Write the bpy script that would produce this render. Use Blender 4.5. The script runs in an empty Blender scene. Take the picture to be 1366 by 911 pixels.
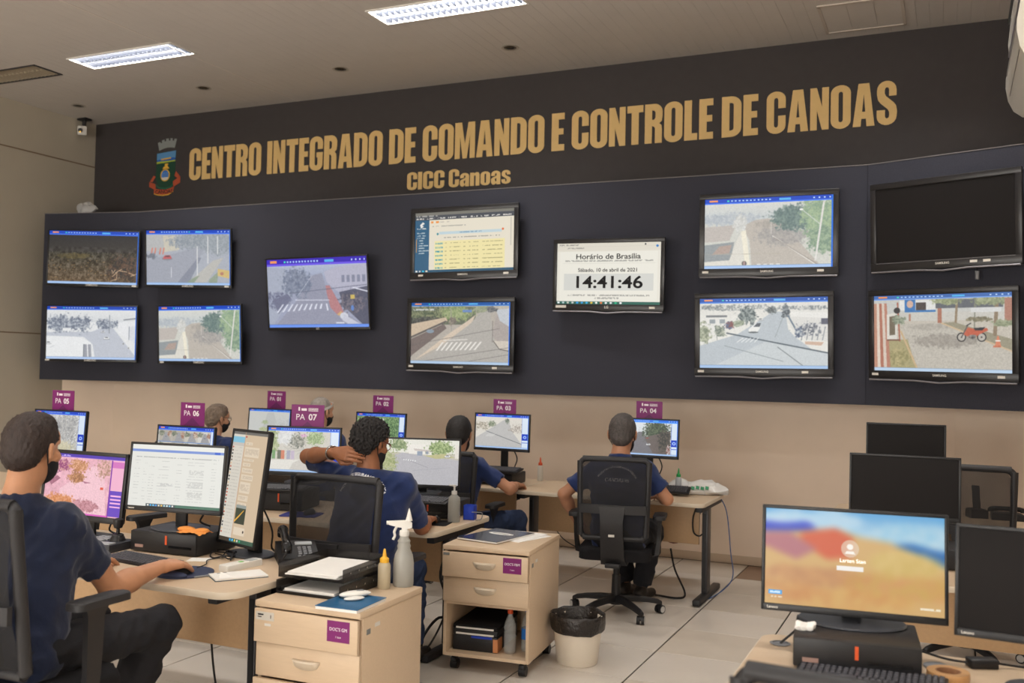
import bpy, bmesh, math, random
import numpy as np
from mathutils import Vector, Matrix, Euler, noise as mnoise
from mathutils.bvhtree import BVHTree
random.seed(7); rng = np.random.default_rng(7)
S = bpy.context.scene
COL = S.collection
PI = math.pi
V = Vector

# ------------------------------------------------------------------ camera
cam = bpy.data.cameras.new('camera'); camo = bpy.data.objects.new('camera', cam); COL.objects.link(camo)
cam.sensor_width = 36.0; cam.lens = 1291.35 / 1366 * 36; cam.clip_start = 0.05; cam.clip_end = 60
yaw, pitch, roll = math.radians(24.387), math.radians(1.638), math.radians(1.169)
fw = V((-math.sin(yaw) * math.cos(pitch), math.cos(yaw) * math.cos(pitch), math.sin(pitch)))
rt = V((math.cos(yaw), math.sin(yaw), 0)); up = rt.cross(fw)
rt, up = math.cos(roll) * rt + math.sin(roll) * up, -math.sin(roll) * rt + math.cos(roll) * up
camo.matrix_world = Matrix(((rt.x, up.x, -fw.x, 0), (rt.y, up.y, -fw.y, 0), (rt.z, up.z, -fw.z, 1.68), (0, 0, 0, 1)))
cam.dof.use_dof = True; cam.dof.focus_distance = 5.4; cam.dof.aperture_fstop = 2.8
S.camera = camo
# ------------------------------------------------------------------ world, exposure
w = bpy.data.worlds.new('world'); S.world = w; w.use_nodes = True
w.node_tree.nodes['Background'].inputs[0].default_value = (0.5, 0.48, 0.45, 1)
w.node_tree.nodes['Background'].inputs[1].default_value = 0.05
S.view_settings.view_transform = 'Standard'; S.view_settings.look = 'None'
S.view_settings.gamma = 1; S.view_settings.use_curve_mapping = False
S.view_settings.exposure = 0.0
S.cycles.use_denoising = True
S.cycles.max_bounces = 10; S.cycles.diffuse_bounces = 7; S.cycles.glossy_bounces = 3; S.cycles.transparent_max_bounces = 8
S.cycles.sample_clamp_indirect = 10.0
LAMP_WATT = 80.0
ADDED_WINDOW_WATT = 238.0  # strength of the lights added behind the camera
LAMP_COLOR = (1.0, 0.965, 0.92)

# ------------------------------------------------------------------ materials
def lin(c):
    return tuple(((v / 255) / 12.92 if v / 255 <= .04045 else ((v / 255 + .055) / 1.055) ** 2.4) for v in c)
MATS = {}
def mat(name, col=(128, 128, 128), rough=.5, metal=0., var=0., vscale=20., bump=0., bscale=80., spec=.5, alpha=1., trans=0., emit=0., coat=0., stretch=None, ior=1.45, sheen=0.):
    if name in MATS: return MATS[name]
    m = bpy.data.materials.new(name); m.use_nodes = True; nt = m.node_tree; N = nt.nodes; L = nt.links
    p = N['Principled BSDF']; c = lin(col)
    p.inputs['Base Color'].default_value = (*c, 1); p.inputs['Roughness'].default_value = rough
    p.inputs['Metallic'].default_value = metal; p.inputs['Specular IOR Level'].default_value = spec
    p.inputs['Alpha'].default_value = alpha; p.inputs['Transmission Weight'].default_value = trans
    p.inputs['IOR'].default_value = ior; p.inputs['Coat Weight'].default_value = coat; p.inputs['Sheen Weight'].default_value = sheen
    if emit:
        p.inputs['Emission Color'].default_value = (*c, 1); p.inputs['Emission Strength'].default_value = emit
    tc = N.new('ShaderNodeTexCoord'); vec = tc.outputs['Object']
    if stretch:
        mp = N.new('ShaderNodeMapping'); mp.inputs['Scale'].default_value = stretch; L.new(vec, mp.inputs[0]); vec = mp.outputs[0]
    if var:
        nz = N.new('ShaderNodeTexNoise'); nz.inputs['Scale'].default_value = vscale; nz.inputs['Detail'].default_value = 4; L.new(vec, nz.inputs['Vector'])
        r = N.new('ShaderNodeMapRange'); r.inputs[1].default_value = .25; r.inputs[2].default_value = .75
        r.inputs[3].default_value = 1 - var; r.inputs[4].default_value = 1 + var; L.new(nz.outputs[0], r.inputs[0])
        mx = N.new('ShaderNodeMix'); mx.data_type = 'RGBA'; mx.blend_type = 'MULTIPLY'; mx.inputs[0].default_value = 1
        mx.inputs[6].default_value = (*c, 1); L.new(r.outputs[0], mx.inputs[7]); L.new(mx.outputs[2], p.inputs['Base Color'])
    if bump:
        nb = N.new('ShaderNodeTexNoise'); nb.inputs['Scale'].default_value = bscale; nb.inputs['Detail'].default_value = 3; L.new(vec, nb.inputs['Vector'])
        bp = N.new('ShaderNodeBump'); bp.inputs['Strength'].default_value = bump; bp.inputs['Distance'].default_value = .01
        L.new(nb.outputs[0], bp.inputs['Height']); L.new(bp.outputs[0], p.inputs['Normal'])
    MATS[name] = m; return m

# ------------------------------------------------------------------ mesh builder
def T(x, y=None, z=None):
    return Matrix.Translation(x if y is None else (x, y, z))
def Rt(a, ax): return Matrix.Rotation(a, 4, ax)
def E(rx=0, ry=0, rz=0): return Euler((rx, ry, rz)).to_matrix().to_4x4()

class M:
    def __init__(s): s.bm = bmesh.new()
    def box(s, c, size, rot=None, bev=0, seg=2):
        mx = T(c) @ (rot if rot is not None else Matrix()) @ Matrix.Diagonal((*size, 1))
        r = bmesh.ops.create_cube(s.bm, size=1, matrix=mx)
        if bev:
            es = list({e for v in r['verts'] for e in v.link_edges})
            bmesh.ops.bevel(s.bm, geom=es, offset=bev, segments=seg, profile=.5, affect='EDGES', clamp_overlap=True)
        return s
    def b2(s, lo, hi, bev=0, seg=2):
        lo, hi = V(lo), V(hi); return s.box((lo + hi) / 2, [abs(q) for q in hi - lo], bev=bev, seg=seg)
    def cyl(s, a, b, r, r2=None, n=16, caps=True):
        a, b = V(a), V(b); d = b - a
        q = d.to_track_quat('Z', 'Y').to_matrix().to_4x4()
        bmesh.ops.create_cone(s.bm, cap_ends=caps, segments=n, radius1=r, radius2=r if r2 is None else r2, depth=d.length, matrix=T((a + b) / 2) @ q)
        return s
    def ell(s, c, r, rot=None, n=16):
        mx = T(c) @ (rot if rot is not None else Matrix()) @ Matrix.Diagonal((*r, 1))
        bmesh.ops.create_uvsphere(s.bm, u_segments=n, v_segments=max(6, n // 2), radius=1, matrix=mx); return s
    def ring(s, loops, close=False, caps=True):
        bm = s.bm; vs = [[bm.verts.new(p) for p in l] for l in loops]; n = len(vs[0])
        m = len(vs)
        for i in range(m if close else m - 1):
            a, b = vs[i], vs[(i + 1) % m]
            for j in range(n):
                k = (j + 1) % n
                bm.faces.new((a[j], a[k], b[k], b[j]))
        if caps and not close:
            bm.faces.new(vs[0][::-1]); bm.faces.new(vs[-1])
        return s
    def tube(s, pts, r, n=8, smooth=0, close=False, flat=1.):
        pts = [V(p) for p in pts]
        if smooth:
            P = pts; q = []; m = len(P)
            if isinstance(r, (list, tuple)): r = [r[min(k // smooth, m - 1)] * (1 - k % smooth / smooth) + r[min(k // smooth + 1, m - 1)] * (k % smooth / smooth) for k in range((m - 1) * smooth + 1)]
            rngi = range(m) if close else range(m - 1)
            for i in rngi:
                p0, p1, p2, p3 = (P[(i - 1) % m], P[i], P[(i + 1) % m], P[(i + 2) % m]) if close else (P[max(i - 1, 0)], P[i], P[i + 1], P[min(i + 2, m - 1)])
                for k in range(smooth):
                    t = k / smooth
                    q.append(.5 * ((2 * p1) + (p2 - p0) * t + (2 * p0 - 5 * p1 + 4 * p2 - p3) * t * t + (3 * p1 - p0 - 3 * p2 + p3) * t ** 3))
            if not close: q.append(P[-1])
            pts = q
        m = len(pts); loops = []; u = None
        for i, p in enumerate(pts):
            if close: d = pts[(i + 1) % m] - pts[i - 1]
            else: d = pts[min(i + 1, m - 1)] - pts[max(i - 1, 0)]
            d.normalize()
            if u is None:
                u = d.orthogonal().normalized() if abs(d.z) > .9 else d.cross(V((0, 0, 1))).normalized()
            u = (u - d * u.dot(d)).normalized(); v = d.cross(u)
            rr = r[i] if isinstance(r, (list, tuple)) else r
            loops.append([p + u * math.cos(2 * PI * k / n) * rr + v * math.sin(2 * PI * k / n) * rr * flat for k in range(n)])
        return s.ring(loops, close=close)
    def lathe(s, prof, c=(0, 0, 0), n=24, caps=True, sx=1., sy=1.):
        c = V(c)
        return s.ring([[c + V((r * sx * math.cos(2 * PI * k / n), r * sy * math.sin(2 * PI * k / n), z)) for k in range(n)] for r, z in prof], caps=caps)
    def prism(s, pts, h, mx=None, bev=0):
        """2D outline (x, y) extruded by h along +z, then moved by mx"""
        bm = s.bm; old = set(bm.verts)
        a = [bm.verts.new((x, y, 0)) for x, y in pts]; b = [bm.verts.new((x, y, h)) for x, y in pts]; n = len(pts)
        bm.faces.new(a[::-1]); bm.faces.new(b)
        for i in range(n): bm.faces.new((a[i], a[(i + 1) % n], b[(i + 1) % n], b[i]))
        if bev:
            tb = set(b); es = list({e for v in b for e in v.link_edges if e.verts[0] in tb and e.verts[1] in tb})
            bmesh.ops.bevel(bm, geom=es, offset=bev, segments=2, profile=.5, affect='EDGES')
        if mx is not None: bmesh.ops.transform(bm, matrix=mx, verts=[v for v in bm.verts if v not in old])
        return s
    def add(s, me, mx=None):
        if mx is not None: me.transform(mx)
        s.bm.from_mesh(me); bpy.data.meshes.remove(me); return s
    def raw(s, verts, faces):
        vs = [s.bm.verts.new(v) for v in verts]
        for f in faces: s.bm.faces.new([vs[i] for i in f])
        return s
    def xf(s, mx): bmesh.ops.transform(s.bm, matrix=mx, verts=s.bm.verts[:]); return s

def rrect(w, h, r, n=5, cx=0, cy=0):
    out = []
    for sx, sy, a0 in ((1, 1, 0), (-1, 1, 90), (-1, -1, 180), (1, -1, 270)):
        for k in range(n + 1):
            a = math.radians(a0 + 90 * k / n)
            out.append((cx + sx * (w / 2 - r) + r * math.cos(a), cy + sy * (h / 2 - r) + r * math.sin(a)))
    return out

def link(name, me, m=None, parent=None, smooth=40):
    o = bpy.data.objects.new(name, me); COL.objects.link(o)
    if m is not None:
        for mm in (m if isinstance(m, (list, tuple)) else [m]): me.materials.append(mm)
    if smooth and len(me.polygons):
        me.shade_smooth(); me.set_sharp_from_angle(angle=math.radians(smooth))
    if parent is not None: o.parent = parent
    return o
def obj(name, b, m, parent=None, smooth=40, norm=True):
    me = bpy.data.meshes.new(name)
    if norm: bmesh.ops.recalc_face_normals(b.bm, faces=b.bm.faces[:])
    b.bm.to_mesh(me); b.bm.free()
    return link(name, me, m, parent, smooth)
def tag(o, label=None, cat=None, group=None, kind=None):
    if label: o['label'] = label
    if cat: o['category'] = cat
    if group: o['group'] = group
    if kind: o['kind'] = kind
    return o
def thing(name, label, cat, loc=(0, 0, 0), rz=0., group=None):
    o = bpy.data.objects.new(name, None); o.empty_display_size = .1; COL.objects.link(o)
    o.location = loc; o.rotation_euler = (0, 0, rz); return tag(o, label, cat, group)
def struct(name, b, m, parent=None, label=None, smooth=40):
    o = obj(name, b, m, parent, smooth); o['kind'] = 'structure'
    if label: o['label'] = label
    return o
def copy_tree(o, parent=None, label=None):
    kids = [c for c in ALLKIDS(o)]
    c = o.copy(); COL.objects.link(c); c.parent = parent
    if label: c['label'] = label
    for k in kids: copy_tree(k, c)
    return c
def ALLKIDS(o): return [x for x in bpy.data.objects if x.parent == o]

def text_me(body, size=1., bold=0., align='CENTER', depth=.0006, sx=1.):
    cu = bpy.data.curves.new('t', 'FONT'); cu.body = body; cu.size = size; cu.align_x = align; cu.align_y = 'CENTER'
    cu.extrude = depth / 2; cu.offset = bold; cu.resolution_u = 5; cu.fill_mode = 'BOTH'
    ob = bpy.data.objects.new('t', cu); me = bpy.data.meshes.new_from_object(ob)
    bpy.data.objects.remove(ob); bpy.data.curves.remove(cu)
    if sx != 1: me.transform(Matrix.Diagonal((sx, 1, 1, 1)))
    return me
UPRIGHT = Rt(PI / 2, 'X')          # text in the XY plane stood up to face -Y
def glyph_me(splines, depth):
    cu = bpy.data.curves.new('g', 'CURVE'); cu.dimensions = '2D'; cu.fill_mode = 'BOTH'; cu.extrude = depth / 2
    for pts in splines:
        sp = cu.splines.new('POLY'); sp.points.add(len(pts) - 1); sp.use_cyclic_u = True
        for q, (x, y) in zip(sp.points, pts): q.co = (x, y, 0, 1)
    ob = bpy.data.objects.new('g', cu); me = bpy.data.meshes.new_from_object(ob)
    bpy.data.objects.remove(ob); bpy.data.curves.remove(cu); return me
# ------------------------------------------------------------------ shared materials
WALL_BEIGE = mat('wall_beige_paint', (236, 216, 196), .75, var=.03, vscale=3, bump=.04, bscale=160)
WALL_WHITE = mat('wall_white_paint', (240, 238, 234), .8)
WALL_GREY = mat('wall_greige_paint', (186, 178, 162), .7, var=.03, vscale=3, bump=.04, bscale=160)
WALL_BLACK = mat('wall_black_paint', (58, 54, 54), .75, var=.06, vscale=12, bump=.05, bscale=220)
NAVY_CLOTH = mat('navy_carpet_cloth', (60, 61, 70), .95, var=.16, vscale=160, bump=.35, bscale=420, spec=.2)
CEIL_PVC = mat('ceiling_pvc', (206, 200, 194), .55, var=.02, vscale=5)
CEIL_BACK = mat('ceiling_slab', (186, 182, 178), .8)
TILE = mat('floor_tile_vinyl', (206, 198, 188), .28, var=.05, vscale=2.5, bump=.03, bscale=40)
TILE_B = mat('floor_tile_vinyl_worn', (198, 188, 175), .34, var=.07, vscale=4, bump=.03, bscale=40)
TILE_BROWN = mat('floor_tile_brown', (138, 112, 92), .5, var=.1, vscale=8)
JOINT = mat('floor_joint', (40, 34, 30), .8)
WOOD = mat('beige_laminate', (204, 180, 152), .42, var=.03, vscale=14, stretch=(1, 8, 8))
WOOD_D = mat('tan_laminate', (190, 156, 118), .5, var=.05, vscale=60)
WOOD_E = mat('pale_edge_band', (208, 194, 174), .4)
BLK = mat('black_plastic', (28, 27, 29), .42, var=.05, vscale=40)
BLK_G = mat('black_gloss_plastic', (22, 22, 24), .16)
BLK_S = mat('black_satin_plastic', (40, 39, 41), .5, bump=.08, bscale=300)
BLK_FAB = mat('black_fabric', (30, 29, 31), .9, var=.12, vscale=200, bump=.3, bscale=500, spec=.2)
STEEL_D = mat('dark_painted_steel', (62, 60, 62), .4, metal=.2)
CHROME = mat('chrome', (190, 190, 192), .2, metal=1)
WHITE_P = mat('white_plastic', (226, 224, 218), .4)
GREY_P = mat('grey_plastic', (130, 132, 136), .45)
PAPER = mat('white_paper', (232, 230, 226), .8, var=.02)
PURPLE = mat('purple_card', (122, 30, 104), .5)
PURPLE_D = mat('dark_purple_print', (96, 22, 86), .5)
PRINT_W = mat('white_print', (236, 228, 234), .6)
GOLD = mat('gold_vinyl', (216, 182, 120), .55, var=.03)
NAVY_T = mat('navy_cotton', (19, 31, 60), .85, var=.14, vscale=22, bump=.6, bscale=15, sheen=.2)
NAVY_P = mat('navy_polo_cotton', (24, 44, 92), .85, var=.12, vscale=22, bump=.6, bscale=16, sheen=.2)
TROUSER = mat('charcoal_trouser_cloth', (29, 29, 34), .9, var=.15, vscale=24, bump=.3, bscale=26)
JEANS = mat('dark_blue_denim', (38, 52, 82), .9, var=.2, vscale=30, bump=.3, bscale=30)
SHOE = mat('dark_leather', (44, 38, 34), .5)
ORANGE = mat('orange_plastic', (224, 92, 44), .4)
CABLE = mat('black_cable', (26, 25, 26), .5)
CABLE_R = mat('dark_red_cable', (120, 44, 38), .5)
CABLE_B = mat('blue_network_cable', (66, 92, 142), .5)
STICKER = mat('white_sticker', (214, 210, 202), .6)

def mesh_fabric():
    """see-through woven chair mesh: fine weave of threads and holes"""
    m = bpy.data.materials.new('chair_mesh_weave'); m.use_nodes = True; nt = m.node_tree; N, L = nt.nodes, nt.links
    p = N['Principled BSDF']; p.inputs['Base Color'].default_value = (*lin((22, 21, 23)), 1); p.inputs['Roughness'].default_value = .8
    tc = N.new('ShaderNodeTexCoord'); sep = N.new('ShaderNodeSeparateXYZ'); L.new(tc.outputs['Object'], sep.inputs[0])
    def wave(ax, f):
        a = N.new('ShaderNodeMath'); a.operation = 'MULTIPLY'; a.inputs[1].default_value = f; L.new(sep.outputs[ax], a.inputs[0])
        b = N.new('ShaderNodeMath'); b.operation = 'SINE'; L.new(a.outputs[0], b.inputs[0]); return b.outputs[0]
    mx = N.new('ShaderNodeMath'); mx.operation = 'MAXIMUM'; L.new(wave(0, 2 * PI / .004), mx.inputs[0]); L.new(wave(2, 2 * PI / .004), mx.inputs[1])
    gt = N.new('ShaderNodeMath'); gt.operation = 'GREATER_THAN'; gt.inputs[1].default_value = -.15; L.new(mx.outputs[0], gt.inputs[0])
    tr = N.new('ShaderNodeBsdfTransparent'); ms = N.new('ShaderNodeMixShader')
    L.new(gt.outputs[0], ms.inputs[0]); L.new(tr.outputs[0], ms.inputs[1]); L.new(p.outputs[0], ms.inputs[2])
    L.new(ms.outputs[0], N['Material Output'].inputs[0]); return m
MESH = mesh_fabric()
# ------------------------------------------------------------------ ceiling lamps (each lamp carries its own light)
ZC = 4.59
def make_luminaire(x, y, label, on=True):
    t = thing('ceiling_lamp', label, 'lamp', (x, y, ZC), group='recessed fluorescent ceiling lamps')
    L_, W_ = 1.32, .34
    f = M()
    for s in (-1, 1):
        f.box((0, s * (W_ / 2 - .008), -.004), (L_, .016, .012)); f.box((s * (L_ / 2 - .008), 0, -.004), (.016, W_, .012))
    obj('lamp_frame', f, WHITE_P if on else STEEL_D, t)
    h = M()
    h.box((0, 0, .092), (L_ - .01, W_ - .01, .004))
    for s in (-1, 1):
        h.box((0, s * (W_ / 2 - .01), .045), (L_ - .02, .004, .09)); h.box((s * (L_ / 2 - .01), 0, .045), (.004, W_ - .02, .09))
    h.box((0, 0, .03), (L_ - .03, .012, .05))
    alu = mat('lamp_reflector', (92, 96, 104), .4) if on else mat('lamp_reflector_unlit', (190, 178, 156), .45)
    obj('reflector', h, alu, t)
    for s in (-1, 1):
        obj('tube', M().cyl((-L_ / 2 + .04, s * .08, .055), (L_ / 2 - .04, s * .08, .055), .013, n=12), TUBE_ON if on else WHITE_P, t)
    nb = 22
    me = None
    for s in (-1, 1):
        for k in range(nb):
            if me is None:
                b = M().prism([(-.074, 0), (.074, 0), (.074, .06), (.03, .04), (-.03, .04), (-.074, .06)], .003, Rt(PI / 2, 'Y') @ Rt(PI / 2, 'Z'))
                o = obj('louver_blade', b, mat('louvre_blade_grey', (46, 50, 60), .45) if on else alu, t); me = o.data
            else:
                o = bpy.data.objects.new('louver_blade', me); COL.objects.link(o); o.parent = t
            o.location = (-L_ / 2 + .06 + k * (L_ - .12) / (nb - 1), s * .08, -.004)
    if on:
        ld = bpy.data.lights.new('fluorescent_light', 'AREA'); ld.shape = 'RECTANGLE'; ld.size = L_ - .06; ld.size_y = W_ - .06
        ld.energy = LAMP_WATT; ld.color = LAMP_COLOR
        lo = bpy.data.objects.new('fluorescent_light', ld); COL.objects.link(lo); lo.parent = t; lo.location = (0, 0, .05)
    return t
TUBE_ON = mat('lit_tube', (238, 244, 255), .5, emit=2.2)
PLACES = [(-7.14, 6.81), (-3.73, 6.80)]
lamp0 = make_luminaire(-7.14, 6.81, 'lit ceiling lamp above the crest side of the room')
lamp1 = copy_tree(lamp0, label='lit ceiling lamp cut by the top edge, above the word INTEGRADO'); lamp1.location = (-3.73, 6.80, ZC)
make_luminaire(-8.92, 6.83, 'unlit dark ceiling lamp with brown louvre at the left edge', on=False)
for x, y in [(-.32, 6.80), (-7.14, 3.4), (-3.73, 3.4), (-.32, 3.4), (-7.14, 0.), (-3.73, 0.), (-.32, 0.), (-7.14, -2.2), (-3.73, -2.2), (-.32, -2.2), (-7.14, -4.4), (-3.73, -4.4), (-.32, -4.4)]:  # the two rearmost rows are added to brighten the lower back wall
    row = {6.80: 'in the row of the visible lamps', 3.4: 'in the first row behind the visible lamps', 0.: 'in the second row behind the visible lamps', -2.2: 'in the added third row behind the visible lamps', -4.4: 'in the added row next to the added windows'}[y]
    side = {-7.14: 'left end', -3.73: 'middle', -.32: 'right end'}[x]
    copy_tree(lamp0, label='lit ceiling lamp out of view, %s, %s' % (row, side)).location = (x, y, ZC)

# ------------------------------------------------------------------ room shell
XL, XR, YB, YF = -9.63, 1.9, 8.68, -5.6
fl = struct('floor', M().b2((XL - .2, YF - .2, -.12), (XR + .2, YB + .2, -.006)), JOINT)
P_ = .585
tile_me = {}
def floor_tile(ix, iy, m):
    key = m.name
    if key not in tile_me:
        o = obj('tile', M().box((0, 0, -.005), (P_ - .010, P_ - .005, .01), bev=.0015, seg=1), m, fl); tile_me[key] = o.data
    else:
        o = bpy.data.objects.new('tile', tile_me[key]); COL.objects.link(o); o.parent = fl
    o.location = (-1.605 + (ix + .5) * P_, 8.655 - (iy + .5) * P_, random.uniform(-.0006, .0006)); return o
n_t = 0
for iy in range(0, 11):
    for ix in range(-12, 5):
        if ix <= -6 and iy > 10: continue
        m = TILE if random.random() < .7 else TILE_B
        if (ix, iy) in ((0, 0),): m = TILE_BROWN
        floor_tile(ix, iy, m); n_t += 1
# the rest of the raised floor, out of the picture, is one joined field of the same tiles
b = M()
for iy in range(11, 25):
    for ix in range(-14, 6): b.box((-1.605 + (ix + .5) * P_, 8.655 - (iy + .5) * P_, -.005), (P_ - .006, P_ - .006, .01))
for iy in range(0, 11):
    for ix in (-14, -13, 5): b.box((-1.605 + (ix + .5) * P_, 8.655 - (iy + .5) * P_, -.005), (P_ - .006, P_ - .006, .01))
o = obj('tile', b, TILE, fl); o['kind'] = 'stuff'

ce = struct('ceiling', M().b2((XL - .2, YF - .2, ZC + .11), (XR + .2, YB + .2, ZC + .2)), CEIL_BACK)
# PVC planks running away from the camera, cut round the lamp openings
lamp_holes = [(-7.14, 6.81), (-3.73, 6.80), (-8.92, 6.83), (-.32, 6.8), (-7.14, 3.4), (-3.73, 3.4), (-.32, 3.4), (-7.14, 0.), (-3.73, 0.), (-.32, 0.), (-7.14, -2.2), (-3.73, -2.2), (-.32, -2.2), (-7.14, -4.4), (-3.73, -4.4), (-.32, -4.4)]
PW = .2
x0 = -1.07 - 43 * PW
k = 0
while x0 + k * PW < XR:
    xa = max(x0 + k * PW, XL); xb = min(x0 + (k + 1) * PW, XR); k += 1
    if xb - xa < .02: continue
    cuts = sorted([(ly - .17, ly + .17, lx - .66, lx + .66) for lx, ly in lamp_holes if lx - .66 < xb and lx + .66 > xa])
    b = M(); ya = YF
    def strip(b, xa, xb, ya, yb):
        if xb - xa < .004 or yb - ya < .004: return
        g = .0009; mid = (xa + xb) / 2
        pts = [(xa + g, .0), (mid - g, .0), (mid, .0016), (mid + g, .0), (xb - g, 0), (xb - g + .0015, .008), (xa + g - .0015, .008)] if xb - xa > .15 else [(xa + g, 0), (xb - g, 0), (xb - g, .008), (xa + g, .008)]
        b.ring([[(x, ya, ZC + z) for x, z in pts], [(x, yb, ZC + z) for x, z in pts]])
    for (c0, c1, h0, h1) in cuts:
        strip(b, xa, xb, ya, c0)
        if h0 > xa + .004: strip(b, xa, h0, c0, c1)
        if h1 < xb - .004: strip(b, h1, xb, c0, c1)
        ya = c1
    strip(b, xa, xb, ya, YB)
    obj('plank', b, CEIL_PVC, ce, smooth=0)
# one wider joint strip that crosses the ceiling
for xs in (-6.6,):
    obj('joint_strip', M().box((xs + .02, (YB + YF) / 2, ZC - .0015), (.012, YB - YF, .004)), mat('joint_strip_pvc', (222, 214, 206), .5), ce)

struct('wall_back', M().b2((XL - .15, YB, 0), (XR, YB + .15, 2.2)), WALL_BEIGE, label='beige back wall below the screens')
struct('wall_back_upper', M().b2((XL - .15, YB - .004, 2.2), (XR, YB + .15, ZC + .1)), WALL_BLACK, label='black upper back wall carrying the gold lettering')
wl = struct('wall_left', M().b2((XL - .15, YF, 0), (XL, YB, ZC + .1)), WALL_GREY, label='greige left wall of large panels')
# panel joints of the left wall
gj = mat('wall_groove', (128, 108, 88), .8)
for z in (1.98, 4.06): obj('panel_joint', M().b2((XL, YF, z - .007), (XL + .004, YB, z + .007)), gj, wl)
for y in (7.27, 4.6, 2.2, -.2, -2.6): obj('panel_joint', M().b2((XL, y - .007, 0), (XL + .004, y + .007, ZC)), gj, wl)
struct('wall_right', M().b2((.68, 5.3, 0), (.8, YB, ZC + .1)), WALL_BEIGE, label='beige side wall that carries the air conditioner')
struct('wall_right_return', M().b2((.68, 5.2, 0), (XR + .1, 5.3, ZC + .1)), WALL_WHITE)
struct('wall_right_front', M().b2((XR, YF, 0), (XR + .15, 5.3, ZC + .1)), WALL_WHITE)
# unseen wall behind the camera; three windows added to brighten the back wall
b = M(); WX = [(-8.6, -6.2), (-5.2, -2.8), (-1.8, .6)]; wz0, wz1 = .95, 3.0
b.b2((XL - .15, YF - .15, 0), (XR + .15, YF, wz0)).b2((XL - .15, YF - .15, wz1), (XR + .15, YF, ZC + .1))
xs_ = [XL - .15] + [q for p in WX for q in p] + [XR + .15]
for i in range(0, len(xs_), 2): b.b2((xs_[i], YF - .15, wz0), (xs_[i + 1], YF, wz1))
struct('wall_front', b, WALL_WHITE)
PANE = bpy.data.materials.new('added_window_glass'); PANE.use_nodes = True; nt = PANE.node_tree
tr = nt.nodes.new('ShaderNodeBsdfTransparent'); gl = nt.nodes.new('ShaderNodeBsdfGlossy'); gl.inputs['Roughness'].default_value = .02
ms = nt.nodes.new('ShaderNodeMixShader'); ms.inputs[0].default_value = .06; nt.links.new(tr.outputs[0], ms.inputs[1]); nt.links.new(gl.outputs[0], ms.inputs[2]); nt.links.new(ms.outputs[0], nt.nodes['Material Output'].inputs[0])
for i, (xa, xb) in enumerate(WX):
    f = M()
    for zz in (wz0, wz1 - .05): f.b2((xa, YF - .1, zz), (xb, YF - .04, zz + .05))
    for k in range(4): xx = xa + (xb - xa - .05) * k / 3; f.b2((xx, YF - .1, wz0), (xx + .05, YF - .04, wz1))
    wd = struct('added_window_%d' % (i + 1), f, WHITE_P)  # added frame, never in view, for the frontal light
    for k in range(3): obj('pane', M().b2((xa + .05 + (xb - xa - .05) * k / 3, YF - .075, wz0 + .05), (xa + (xb - xa - .05) * (k + 1) / 3, YF - .07, wz1 - .05)), PANE, wd)
    ld = bpy.data.lights.new('added_daylight', 'AREA'); ld.shape = 'RECTANGLE'; ld.size = xb - xa; ld.size_y = wz1 - wz0; ld.energy = ADDED_WINDOW_WATT; ld.color = (1., .96, .9)  # area light added outside each opening to lift the lower back wall
    lo = bpy.data.objects.new('added_daylight', ld); COL.objects.link(lo); lo.location = ((xa + xb) / 2, YF - .2, (wz0 + wz1) / 2); lo.rotation_euler = (PI / 2, 0, 0)
# boxed corners below the screens
struct('wall_corner_left', M().prism([(XL, 8.30), (-9.20, YB), (XL, YB)], 1.5), WALL_BEIGE)
struct('wall_corner_right', M().prism([(.04, YB), (.68, 8.38), (.68, YB)], 1.5), WALL_BEIGE)
struct('baseboard_back', M().b2((-9.2, YB - .012, 0), (.04, YB, .075), bev=.003), mat('baseboard_paint', (196, 174, 150), .6))

# the built-out display wall: middle run and two wings turned towards the room
ZB0, ZB1 = 1.458, 3.335
out = [(-9.37, 7.765), (-8.2, 8.0), (-.6, 8.0), (.67, 7.55), (.67, 8.66), (-9.37, 8.66)]
dw = struct('wall_display', M().prism(out, ZB1 - ZB0, T(0, 0, ZB0)), NAVY_CLOTH, label='navy cloth covered display wall carrying the screens', smooth=0)
obj('edge_seam', M().tube([(-9.37, 7.762, ZB1), (-8.2, 7.997, ZB1), (-.6, 7.997, ZB1), (.67, 7.547, ZB1)], .004, n=6), mat('edge_thread', (120, 116, 116), .8), dw)
obj('corner_seam', M().box((-.6, 7.998, (ZB0 + ZB1) / 2), (.006, .006, ZB1 - ZB0)), mat('seam_dark', (40, 41, 50), .9), dw)

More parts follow.
